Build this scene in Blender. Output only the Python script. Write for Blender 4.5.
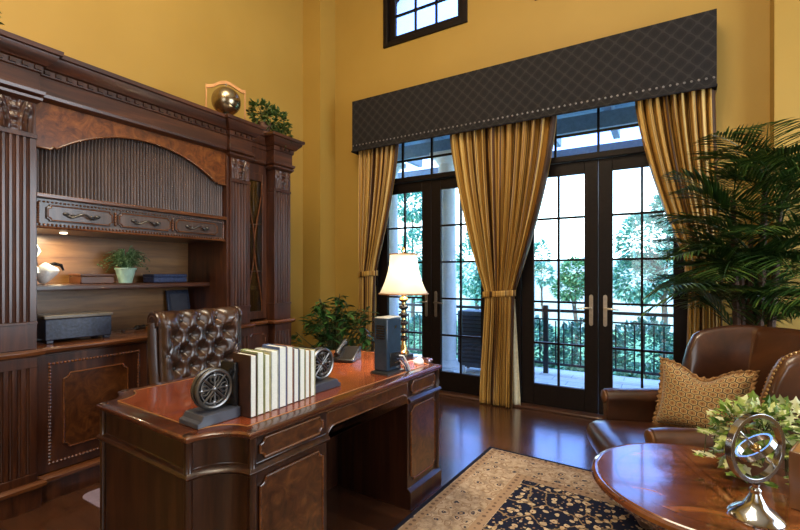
import bpy, bmesh, random
from math import *
from mathutils import Matrix, Vector, noise as mnoise

for o in list(bpy.data.objects): bpy.data.objects.remove(o)
S = bpy.context.scene
COL = S.collection
random.seed(7)

# ------------------------------------------------------------------ camera, world, sun, light, exposure
cd = bpy.data.cameras.new('camera'); cam = bpy.data.objects.new('camera', cd); COL.objects.link(cam)
cam.location = (0, 0, 1.33); cam.rotation_euler = (radians(90), 0, radians(31))
cd.sensor_width = 36; cd.lens = 36*433/800; cd.shift_y = 9/800; cd.clip_start = 0.05
S.camera = cam
S.view_settings.view_transform = 'Standard'; S.view_settings.look = 'None'
S.view_settings.gamma = 1; S.view_settings.use_curve_mapping = False
S.view_settings.exposure = 0.18

world = bpy.data.worlds.new('world'); S.world = world; world.use_nodes = True
wn = world.node_tree; wn.nodes.clear()
wo = wn.nodes.new('ShaderNodeOutputWorld'); wb = wn.nodes.new('ShaderNodeBackground')
tc = wn.nodes.new('ShaderNodeTexCoord'); sx = wn.nodes.new('ShaderNodeSeparateXYZ'); rp = wn.nodes.new('ShaderNodeValToRGB')
rp.color_ramp.elements[0].position = 0.0; rp.color_ramp.elements[0].color = (0.80, 0.97, 1.0, 1)
rp.color_ramp.elements[1].position = 0.75; rp.color_ramp.elements[1].color = (0.26, 0.45, 0.92, 1)
e = rp.color_ramp.elements.new(0.15); e.color = (0.72, 0.92, 1.0, 1)
e = rp.color_ramp.elements.new(0.30); e.color = (0.17, 0.34, 1.0, 1)
wn.links.new(tc.outputs['Generated'], sx.inputs[0]); wn.links.new(sx.outputs['Z'], rp.inputs[0])
wn.links.new(rp.outputs[0], wb.inputs[0]); wb.inputs[1].default_value = 5.0
wn.links.new(wb.outputs[0], wo.inputs[0])

def light(name, kind, loc, energy, color, size=0.1, rot=(0, 0, 0), sy=None):
    l = bpy.data.lights.new(name, kind); l.energy = energy; l.color = color
    if kind == 'AREA':
        l.size = size
        if sy: l.shape = 'RECTANGLE'; l.size_y = sy
    elif kind == 'SUN': l.angle = size
    else: l.shadow_soft_size = size
    o = bpy.data.objects.new(name, l); COL.objects.link(o); o.location = loc; o.rotation_euler = rot
    return o
light('sun', 'SUN', (0, -5, 12), 4.5, (1.0, 0.95, 0.86), 0.02, (radians(42), 0, radians(-28)))
light('ceiling_fill', 'AREA', (-1.0, 0.6, 5.42), 120, (1.0, 0.88, 0.70), 2.2)  # added soft warm fill below the ceiling, no fixture modelled
light('rear_fill', 'AREA', (0.9, -3.1, 2.2), 60, (0.86, 0.93, 1.0), 3.0, (radians(86), 0, 0), 2.2)  # added cool fill behind the camera, this wall has no window
light('right_daylight_fill', 'AREA', (3.42, 2.6, 2.0), 180, (0.76, 0.88, 1.0), 2.6, (radians(88), 0, radians(90)), 2.4)  # added area light standing in for an unseen window, the wall is solid

# ------------------------------------------------------------------ materials
class NT:
    def __init__(s, name):
        s.m = bpy.data.materials.new(name); s.m.use_nodes = True; s.t = s.m.node_tree
        s.p = s.t.nodes['Principled BSDF']; s.out = s.t.nodes['Material Output']
    def n(s, typ, ins=None, **props):
        nd = s.t.nodes.new('ShaderNode'+typ)
        for k, v in props.items(): setattr(nd, k, v)
        for k, v in (ins or {}).items(): s.set(nd.inputs[k], v)
        return nd
    def set(s, inp, v):
        if isinstance(v, bpy.types.NodeSocket): s.t.links.new(v, inp)
        else: inp.default_value = v
    def math(s, op, a, b=None, c=None):
        nd = s.n('Math', operation=op); s.set(nd.inputs[0], a)
        if b is not None: s.set(nd.inputs[1], b)
        if c is not None: s.set(nd.inputs[2], c)
        return nd.outputs[0]
    def coord(s, kind='Object', scale=(1, 1, 1), rot=(0, 0, 0), loc=(0, 0, 0)):
        t = s.n('TexCoord'); mp = s.n('Mapping', {'Scale': scale, 'Rotation': rot, 'Location': loc}); s.t.links.new(t.outputs[kind], mp.inputs[0]); return mp.outputs[0]
    def attr(s): return s.n('Attribute', attribute_name='cu').outputs['Vector']
    def noise(s, vec, scale=5, detail=4, rough=0.5, dist=0.0):
        return s.n('TexNoise', {'Vector': vec, 'Scale': scale, 'Detail': detail, 'Roughness': rough, 'Distortion': dist}).outputs['Fac']
    def ramp(s, fac, stops, interp='LINEAR'):
        r = s.n('ValToRGB'); s.set(r.inputs[0], fac); cr = r.color_ramp; cr.interpolation = interp
        while len(cr.elements) < len(stops): cr.elements.new(0.5)
        for e, (p, c) in zip(cr.elements, stops): e.position = p; e.color = (*c, 1)
        return r.outputs[0]
    def mix(s, fac, a, b, mode='MIX'):
        nd = s.n('Mix', data_type='RGBA', blend_type=mode); s.set(nd.inputs[0], fac)
        for i, v in ((6, a), (7, b)):
            s.set(nd.inputs[i], v if isinstance(v, bpy.types.NodeSocket) else (*v, 1))
        return nd.outputs[2]
    def bump(s, h, strength=0.2, dist=0.01):
        b = s.n('Bump', {'Height': h, 'Strength': strength, 'Distance': dist}); s.t.links.new(b.outputs[0], s.p.inputs['Normal'])
    def pr(s, **kw):
        for k, v in kw.items():
            k = {'color': 'Base Color', 'rough': 'Roughness', 'metal': 'Metallic', 'coat': 'Coat Weight', 'coatr': 'Coat Roughness',
                 'spec': 'Specular IOR Level', 'emit': 'Emission Color', 'emits': 'Emission Strength', 'sheen': 'Sheen Weight', 'trans': 'Transmission Weight', 'sss': 'Subsurface Weight'}.get(k, k)
            if k in ('Base Color', 'Emission Color') and not isinstance(v, bpy.types.NodeSocket): v = (*v[:3], 1)
            s.set(s.p.inputs[k], v)
        return s.m

def wood(name, dark, mid, lite, axis='z', rough=0.38, coat=0.4, sc=1.0):
    N = NT(name); st = {'x': (1.2, 14, 14), 'y': (14, 1.2, 14), 'z': (14, 14, 1.2)}[axis]
    v = N.coord('Object', tuple(k*sc for k in st))
    f = N.noise(v, 1.6, 6, 0.6, 0.8)
    big = N.noise(N.coord('Object'), 2.2, 3)
    c = N.ramp(f, [(0.28, dark), (0.5, mid), (0.75, lite)])
    c = N.mix(N.math('MULTIPLY', big, 0.5), c, dark)
    N.bump(f, 0.06, 0.004)
    return N.pr(color=c, rough=rough, coat=coat, coatr=0.16)
def burl(name, dark, mid, lite, rough=0.3):
    N = NT(name); v = N.coord('Object')
    f = N.noise(v, 9, 6, 0.65, 2.4); g = N.noise(v, 45, 3, 0.6, 1.0)
    c = N.ramp(f, [(0.3, dark), (0.5, mid), (0.72, lite)])
    c = N.mix(N.math('MULTIPLY', g, 0.45), c, dark)
    return N.pr(color=c, rough=rough, coat=0.3, coatr=0.1)
def plain(name, col, rough=0.5, metal=0.0, var=0.12, nscale=30, bump=0.0, **kw):
    N = NT(name); f = N.noise(N.coord('Object'), nscale, 3)
    lo = tuple(c*(1-var) for c in col); hi = tuple(min(1, c*(1+var)) for c in col)
    if bump: N.bump(f, bump, 0.003)
    return N.pr(color=N.ramp(f, [(0.3, lo), (0.7, hi)]), rough=rough, metal=metal, **kw)
def leafmat(name, stops, rough=0.42, trans=0.0):
    N = NT(name); g = N.n('NewGeometry')
    c = N.ramp(g.outputs['Random Per Island'], stops)
    return N.pr(color=c, rough=rough, spec=0.45 if trans == 0 else trans)

M = {}
M['wood'] = wood('walnut', (0.018, 0.005, 0.0022), (0.062, 0.017, 0.006), (0.14, 0.045, 0.015), 'z')
M['woodh'] = wood('walnut_horizontal', (0.018, 0.005, 0.0022), (0.066, 0.018, 0.006), (0.15, 0.047, 0.015), 'y')
M['woodlite'] = wood('walnut_edge', (0.05, 0.014, 0.0045), (0.14, 0.044, 0.013), (0.25, 0.09, 0.028), 'y', 0.26)
M['tambour'] = wood('tambour_slats', (0.03, 0.016, 0.012), (0.075, 0.043, 0.032), (0.13, 0.078, 0.058), 'z', 0.35)
M['woodback'] = wood('walnut_back_board', (0.10, 0.042, 0.012), (0.22, 0.105, 0.032), (0.34, 0.18, 0.06), 'y', 0.4, 0.15)
M['burl'] = burl('burl_veneer', (0.045, 0.011, 0.003), (0.16, 0.045, 0.009), (0.32, 0.11, 0.022))
M['burldesk'] = burl('desk_burl_veneer', (0.025, 0.007, 0.0025), (0.085, 0.026, 0.007), (0.19, 0.066, 0.016))
M['deskwood'] = wood('desk_walnut', (0.010, 0.003, 0.0015), (0.036, 0.010, 0.0038), (0.085, 0.026, 0.008), 'z', 0.32, 0.4)
M['desktop'] = wood('desk_top_wood', (0.03, 0.008, 0.003), (0.09, 0.022, 0.008), (0.17, 0.048, 0.015), 'y', 0.22, 0.8)
M['deskleather'] = plain('desk_writing_leather', (0.22, 0.045, 0.014), 0.24, 0, 0.2, 9, coat=0.4)
M['gilt'] = plain('gilt_line', (0.42, 0.20, 0.07), 0.35, 0.3)
M['dkmetal'] = plain('dark_pewter', (0.10, 0.095, 0.09), 0.35, 0.9)
M['pewter'] = plain('pewter', (0.42, 0.41, 0.40), 0.22, 1.0)
M['oldpewter'] = plain('old_pewter', (0.20, 0.195, 0.19), 0.3, 0.9)
M['silver'] = plain('polished_silver', (0.44, 0.47, 0.52), 0.16, 1.0)
M['brass'] = plain('brass', (0.62, 0.43, 0.17), 0.25, 1.0)
M['black'] = plain('black_lacquer', (0.012, 0.012, 0.014), 0.25)
M['blackmat'] = plain('black_iron', (0.015, 0.016, 0.018), 0.5)
M['blueblack'] = plain('blue_black_leather', (0.018, 0.026, 0.055), 0.38, 0, 0.5, 60, 0.5)
M['navybox'] = plain('navy_leather', (0.03, 0.05, 0.13), 0.35, 0, 0.5, 60, 0.5)
M['boxlid'] = plain('box_lid', (0.13, 0.11, 0.085), 0.25)
M['smallbox'] = wood('small_box_wood', (0.07, 0.02, 0.008), (0.14, 0.045, 0.018), (0.2, 0.075, 0.03), 'y')
M['ceramic'] = plain('white_ceramic', (0.72, 0.76, 0.76), 0.35, 0, 0.1, 80, 0.6)
M['mint'] = plain('mint_glazed_pot', (0.42, 0.62, 0.50), 0.35)
M['doorwood'] = plain('espresso_door_paint', (0.009, 0.005, 0.0035), 0.45, 0, 0.2, spec=0.18)
M['thresh'] = wood('threshold_wood', (0.04, 0.014, 0.006), (0.09, 0.034, 0.014), (0.16, 0.065, 0.03), 'x')
M['handle'] = plain('brushed_nickel', (0.55, 0.50, 0.42), 0.3, 1.0)
M['nail'] = plain('antique_brass_nails', (0.55, 0.36, 0.15), 0.3, 1.0)
M['navnail'] = plain('gunmetal_nails', (0.16, 0.15, 0.15), 0.3, 0.9)
M['terracotta'] = plain('clay_pot', (0.16, 0.07, 0.035), 0.6)
M['soil'] = plain('soil', (0.03, 0.02, 0.012), 0.9)
M['stem'] = plain('plant_stem', (0.07, 0.075, 0.025), 0.6)
M['palmstem'] = plain('palm_trunk', (0.075, 0.035, 0.018), 0.7, 0, 0.4, 25)
M['page'] = None
N = NT('wall_paint'); f = N.noise(N.coord('Object'), 1.3, 3); g = N.noise(N.coord('Object'), 260, 2)
N.bump(g, 0.08, 0.002)
M['wall'] = N.pr(color=N.ramp(f, [(0.3, (0.40, 0.245, 0.042)), (0.7, (0.435, 0.272, 0.052))]), rough=0.62)
M['ceil'] = plain('ceiling_paint', (0.72, 0.66, 0.52), 0.8, 0, 0.03)
N = NT('floor_planks'); v = N.coord('Object')
b = N.n('TexBrick', {'Vector': v, 'Color1': (0.2, 0.2, 0.2, 1), 'Color2': (0.8, 0.8, 0.8, 1), 'Mortar': (0, 0, 0, 1), 'Scale': 1.0, 'Mortar Size': 0.0022, 'Mortar Smooth': 0.3, 'Bias': 0.0, 'Brick Width': 1.25, 'Row Height': 0.125}, offset=0.37)
gr = N.noise(N.coord('Object', (1.4, 22, 1)), 2.2, 5, 0.6, 0.6)
tone = N.math('ADD', N.math('MULTIPLY', b.outputs['Color'], 0.5), N.math('MULTIPLY', gr, 0.6))
c = N.ramp(tone, [(0.1, (0.012, 0.005, 0.003)), (0.45, (0.048, 0.018, 0.009)), (0.85, (0.12, 0.045, 0.02))])
c = N.mix(b.outputs['Fac'], c, (0.006, 0.003, 0.002))
N.bump(N.math('SUBTRACT', N.math('MULTIPLY', gr, 0.35), b.outputs['Fac']), 0.22, 0.003)
M['floor'] = N.pr(color=c, rough=0.26, coat=1.0, coatr=0.17); N.p.inputs['Coat IOR'].default_value = 1.75
# curtains: silk with fine vertical stripes
N = NT('striped_gold_silk'); a = N.attr(); sp = N.n('SeparateXYZ'); N.set(sp.inputs[0], a)
st = N.n('TexNoise', {'W': N.math('MULTIPLY', sp.outputs[0], 1.0), 'Scale': 34.0, 'Detail': 2.0, 'Roughness': 0.6}, noise_dimensions='1D').outputs['Fac']
c = N.ramp(st, [(0.34, (0.05, 0.02, 0.006)), (0.42, (0.32, 0.16, 0.030)), (0.46, (0.54, 0.31, 0.07)), (0.50, (0.12, 0.05, 0.012)), (0.54, (0.50, 0.28, 0.058)), (0.60, (0.64, 0.44, 0.15)), (0.65, (0.10, 0.04, 0.011))])
M['curtain'] = N.pr(color=c, rough=0.5, spec=0.3)
M['lining'] = plain('curtain_lining', (0.62, 0.60, 0.46), 0.8)
# valance: charcoal damask lattice
N = NT('charcoal_damask'); v = N.coord('Object'); sp = N.n('SeparateXYZ'); N.set(sp.inputs[0], v)
u_ = N.math('MULTIPLY', sp.outputs[0], 2*pi/0.118); w_ = N.math('MULTIPLY', sp.outputs[2], 2*pi/0.118)
h = N.math('ADD', N.math('COSINE', u_), N.math('COSINE', w_))
l1 = N.math('LESS_THAN', N.math('ABSOLUTE', h), 0.28)
blob = N.math('GREATER_THAN', N.math('ADD', N.math('ABSOLUTE', h), N.math('MULTIPLY', N.noise(v, 38, 2), 1.1)), 1.75)
c = N.mix(l1, (0.016, 0.014, 0.0145), (0.029, 0.026, 0.025))
c = N.mix(N.math('MULTIPLY', blob, 0.75), c, (0.010, 0.009, 0.010))
c = N.mix(N.math('MULTIPLY', N.noise(v, 220, 2), 0.25), c, (0.04, 0.036, 0.033))
M['valance'] = N.pr(color=c, rough=0.8, spec=0.2)
# leathers
def leather(name, d, m_, l, rough=0.3):
    N = NT(name); v = N.coord('Object'); f = N.noise(v, 3.2, 5, 0.6, 0.5); g = N.noise(v, 120, 3)
    N.bump(g, 0.1, 0.002)
    return N.pr(color=N.ramp(f, [(0.3, d), (0.5, m_), (0.72, l)]), rough=rough, coat=0.7, coatr=0.22)
M['leather'] = leather('brown_leather', (0.020, 0.007, 0.0035), (0.055, 0.018, 0.007), (0.115, 0.040, 0.013), 0.34)
M['tuft'] = leather('tufted_leather', (0.016, 0.008, 0.006), (0.045, 0.019, 0.010), (0.11, 0.048, 0.02), 0.3)
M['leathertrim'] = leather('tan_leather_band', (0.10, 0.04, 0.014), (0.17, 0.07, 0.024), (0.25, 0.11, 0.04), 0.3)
# rug
N = NT('persian_rug'); v = N.coord('Object'); sp = N.n('SeparateXYZ'); N.set(sp.inputs[0], v)
RX, RY = 1.30, 1.80
ex = N.math('SUBTRACT', RX, N.math('ABSOLUTE', sp.outputs[0])); ey = N.math('SUBTRACT', RY, N.math('ABSOLUTE', sp.outputs[1]))
ed = N.math('MINIMUM', ex, ey)
nz = N.noise(v, 9, 3)
vd = N.n('TexNoise', {'Vector': v, 'Scale': 14.0, 'Detail': 2.0})
vv = N.n('VectorMath', operation='MULTIPLY_ADD'); N.set(vv.inputs[0], vd.outputs['Color']); vv.inputs[1].default_value = (0.05, 0.05, 0.05); N.set(vv.inputs[2], v)
fl = N.n('TexVoronoi', {'Vector': vv.outputs[0], 'Scale': 21.0, 'Randomness': 0.9}); fld = fl.outputs['Distance']
sm = N.n('TexVoronoi', {'Vector': v, 'Scale': 34.0, 'Randomness': 0.8}); smd = sm.outputs['Distance']
vine = N.n('TexVoronoi', {'Vector': vv.outputs[0], 'Scale': 5.0}, feature='DISTANCE_TO_EDGE').outputs['Distance']
cream = N.ramp(N.noise(v, 30, 2), [(0.3, (0.34, 0.23, 0.12)), (0.7, (0.60, 0.47, 0.29))])
field = N.mix(N.math('LESS_THAN', vine, 0.02), (0.010, 0.012, 0.026), (0.24, 0.16, 0.08))
field = N.mix(N.math('LESS_THAN', smd, 0.22), field, (0.26, 0.16, 0.08))
field = N.mix(N.math('LESS_THAN', fld, 0.36), field, cream)
field = N.mix(N.math('LESS_THAN', fld, 0.10), field, (0.16, 0.05, 0.02))
bord = N.ramp(N.noise(v, 26, 4, 0.7), [(0.25, (0.15, 0.105, 0.075)), (0.5, (0.36, 0.26, 0.17)), (0.75, (0.54, 0.42, 0.30))])
bf = N.n('TexVoronoi', {'Vector': vv.outputs[0], 'Scale': 14.0, 'Randomness': 0.55})
bord = N.mix(N.math('LESS_THAN', N.math('ABSOLUTE', N.math('SUBTRACT', bf.outputs['Distance'], 0.42)), 0.03), bord, (0.24, 0.15, 0.085))
bord = N.mix(N.math('LESS_THAN', bf.outputs['Distance'], 0.2), bord, (0.05, 0.045, 0.055))
bord = N.mix(N.math('LESS_THAN', bf.outputs['Distance'], 0.08), bord, (0.5, 0.3, 0.14))
guard = N.mix(N.math('LESS_THAN', N.n('TexVoronoi', {'Vector': v, 'Scale': 24.0, 'Randomness': 0.2}).outputs['Distance'], 0.3), (0.30, 0.195, 0.115), (0.14, 0.085, 0.055))
c = N.mix(N.math('GREATER_THAN', ed, 0.385), bord, field)
c = N.mix(N.math('LESS_THAN', N.math('ABSOLUTE', N.math('SUBTRACT', ed, 0.35)), 0.03), c, guard)
c = N.mix(N.math('LESS_THAN', N.math('ABSOLUTE', N.math('SUBTRACT', ed, 0.055)), 0.022), c, guard)
c = N.mix(N.math('LESS_THAN', ed, 0.025), c, (0.012, 0.012, 0.022))
N.bump(N.noise(v, 400, 2), 0.3, 0.003)
M['rug'] = N.pr(color=c, rough=0.95, spec=0.1)
# cushion: hexagon lattice on attr uv
N = NT('hexagon_fabric'); a = N.attr()
def hexd(N, vec, sc):
    # distance to hex border from two offset rectangular grids
    s0 = N.n('VectorMath', operation='SCALE'); N.set(s0.inputs[0], vec); s0.inputs[3].default_value = sc
    res = []
    for off in ((0, 0, 0), (0.5, 0.8660254, 0)):
        ad = N.n('VectorMath', operation='ADD'); N.set(ad.inputs[0], s0.outputs[0]); ad.inputs[1].default_value = off
        wr = N.n('VectorMath', operation='WRAP'); N.set(wr.inputs[0], ad.outputs[0]); wr.inputs[1].default_value = (0.5, 0.8660254, 1); wr.inputs[2].default_value = (-0.5, -0.8660254, -1)
        q = N.n('SeparateXYZ'); N.set(q.inputs[0], wr.outputs[0])
        ax = N.math('ABSOLUTE', q.outputs[0]); ay = N.math('ABSOLUTE', q.outputs[1])
        res.append(N.math('MAXIMUM', ax, N.math('ADD', N.math('MULTIPLY', ax, 0.5), N.math('MULTIPLY', ay, 0.8660254))))
    return N.math('MINIMUM', res[0], res[1])
hd = hexd(N, a, 10.5)
c = N.ramp(hd, [(0.0, (0.16, 0.05, 0.012)), (0.13, (0.40, 0.22, 0.07)), (0.25, (0.17, 0.07, 0.02)), (0.31, (0.55, 0.38, 0.16)), (0.43, (0.055, 0.03, 0.014))], 'CONSTANT')
N.bump(N.noise(a, 90, 2), 0.25, 0.004)
M['hex'] = N.pr(color=c, rough=0.75, sheen=0.2)
M['fringe'] = plain('cushion_fringe', (0.30, 0.16, 0.06), 0.85, 0, 0.5, 90)
# round table: starburst veneer with ring inlay
N = NT('inlaid_table_top'); v = N.coord('Object'); sp = N.n('SeparateXYZ'); N.set(sp.inputs[0], v)
rr = N.math('SQRT', N.math('ADD', N.math('MULTIPLY', sp.outputs[0], sp.outputs[0]), N.math('MULTIPLY', sp.outputs[1], sp.outputs[1])))
an = N.math('ARCTAN2', sp.outputs[1], sp.outputs[0])
f = N.noise(N.coord('Object', (3.0, 9.0, 3.0), (0, 0, 0.5)), 1.3, 5, 0.6, 1.2)
c = N.ramp(f, [(0.28, (0.055, 0.014, 0.005)), (0.5, (0.20, 0.058, 0.014)), (0.72, (0.40, 0.15, 0.04))])
sec = N.math('MULTIPLY', N.math('ABSOLUTE', N.math('SINE', N.math('MULTIPLY', an, 2.0))), N.math('MULTIPLY', rr, 0.5))
seam = N.math('MULTIPLY', N.math('LESS_THAN', N.math('ABSOLUTE', N.math('SUBTRACT', sec, 0.016)), 0.0022), N.math('LESS_THAN', rr, 0.278))
ring = N.math('LESS_THAN', N.math('ABSOLUTE', N.math('SUBTRACT', rr, 0.280)), 0.003)
c = N.mix(N.math('MAXIMUM', seam, ring), c, (0.02, 0.006, 0.003))
c = N.mix(N.math('GREATER_THAN', rr, 0.284), c, N.mix(0.5, c, (0.10, 0.028, 0.010)))
M['tabletop'] = N.pr(color=c, rough=0.2, coat=1.0, coatr=0.07); N.p.inputs['Coat IOR'].default_value = 1.7
M['tablewood'] = wood('table_base_wood', (0.03, 0.008, 0.004), (0.075, 0.02, 0.008), (0.14, 0.04, 0.014), 'z')
# glass
N = NT('window_glass'); N.t.nodes.remove(N.p)
gl = N.n('BsdfGlossy', {'Roughness': 0.0, 'Color': (1, 1, 1, 1)}); tr = N.n('BsdfTransparent', {'Color': (0.93, 0.98, 1.0, 1)}); fr = N.n('Fresnel', {'IOR': 1.45}); mx = N.n('MixShader')
N.set(mx.inputs[0], fr.outputs[0]); N.set(mx.inputs[1], tr.outputs[0]); N.set(mx.inputs[2], gl.outputs[0]); N.set(N.out.inputs[0], mx.outputs[0])
M['glass'] = N.m
N = NT('lamp_shade_silk'); N.t.nodes.remove(N.p)
df = N.n('BsdfDiffuse', {'Color': (0.9, 0.87, 0.78, 1)}); tl = N.n('BsdfTranslucent', {'Color': (0.95, 0.92, 0.82, 1)}); mx = N.n('MixShader', {0: 0.55}); N.set(mx.inputs[1], df.outputs[0]); N.set(mx.inputs[2], tl.outputs[0]); N.set(N.out.inputs[0], mx.outputs[0])
M['shade'] = N.m
def emis(name, col, s):
    N = NT(name); return N.pr(color=col, emit=col, emits=s)
M['bulb'] = emis('lit_bulb', (1.0, 0.80, 0.52), 14)
M['smbulb'] = emis('lit_lamp_bulb', (1.0, 0.86, 0.62), 6)
# plants
M['bush'] = leafmat('glossy_leaf', [(0, (0.012, 0.045, 0.012)), (0.5, (0.03, 0.10, 0.025)), (1, (0.09, 0.20, 0.045))], 0.3)
M['topivy'] = leafmat('dull_leaf', [(0, (0.02, 0.045, 0.008)), (0.6, (0.06, 0.11, 0.022)), (1, (0.15, 0.20, 0.05))])
M['ivy'] = leafmat('variegated_ivy_leaf', [(0, (0.06, 0.14, 0.02)), (0.35, (0.24, 0.38, 0.06)), (0.65, (0.50, 0.58, 0.20)), (1, (0.80, 0.82, 0.58))])
M['fern'] = leafmat('fern_leaf', [(0, (0.05, 0.11, 0.04)), (0.6, (0.14, 0.25, 0.10)), (1, (0.30, 0.42, 0.22))])
M['palm'] = leafmat('palm_leaf', [(0, (0.014, 0.042, 0.009)), (0.6, (0.038, 0.095, 0.016)), (1, (0.12, 0.20, 0.035))], 0.38)
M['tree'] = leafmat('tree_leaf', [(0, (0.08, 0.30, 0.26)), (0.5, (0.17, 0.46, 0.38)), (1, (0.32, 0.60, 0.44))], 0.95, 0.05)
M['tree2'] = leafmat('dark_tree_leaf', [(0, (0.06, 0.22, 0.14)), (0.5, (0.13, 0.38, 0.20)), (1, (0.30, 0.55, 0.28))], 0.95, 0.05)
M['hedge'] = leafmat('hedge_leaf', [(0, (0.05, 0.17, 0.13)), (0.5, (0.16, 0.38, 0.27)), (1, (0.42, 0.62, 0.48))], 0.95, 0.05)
M['bark'] = plain('bark', (0.16, 0.13, 0.10), 0.9, 0, 0.4, 14)
M['lawn'] = plain('lawn', (0.18, 0.42, 0.20), 0.95, 0, 0.35, 8)
M['fence'] = plain('pale_fence_panel', (0.62, 0.74, 0.74), 0.8)
M['white'] = plain('white_stucco', (0.72, 0.76, 0.80), 0.7, 0, 0.05)
M['pergola'] = plain('pergola_paint', (0.20, 0.29, 0.44), 0.6)
N = NT('patio_pavers'); b = N.n('TexBrick', {'Vector': N.coord('Object'), 'Color1': (0.70, 0.70, 0.66, 1), 'Color2': (0.84, 0.83, 0.78, 1), 'Mortar': (0.45, 0.46, 0.46, 1), 'Scale': 1.0, 'Brick Width': 0.4, 'Row Height': 0.2, 'Mortar Size': 0.006})
M['paver'] = N.pr(color=b.outputs['Color'], rough=0.8)
M['louver'] = plain('louver_metal', (0.05, 0.07, 0.09), 0.5)
M['chairmat'] = plain('chair_mat_plastic', (0.34, 0.27, 0.36), 0.3)
M['monitor'] = plain('slate_blue_plastic', (0.022, 0.042, 0.07), 0.25)
M['montop'] = plain('pale_plastic_top', (0.72, 0.72, 0.66), 0.25)
M['paper'] = plain('book_pages', (0.86, 0.88, 0.80), 0.8, 0, 0.06, 200)
M['whiteplastic'] = plain('white_plastic', (0.75, 0.74, 0.72), 0.3)
M['slateblock'] = plain('slate_painted_wood', (0.05, 0.055, 0.075), 0.3, 0, 0.2, 20)

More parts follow.
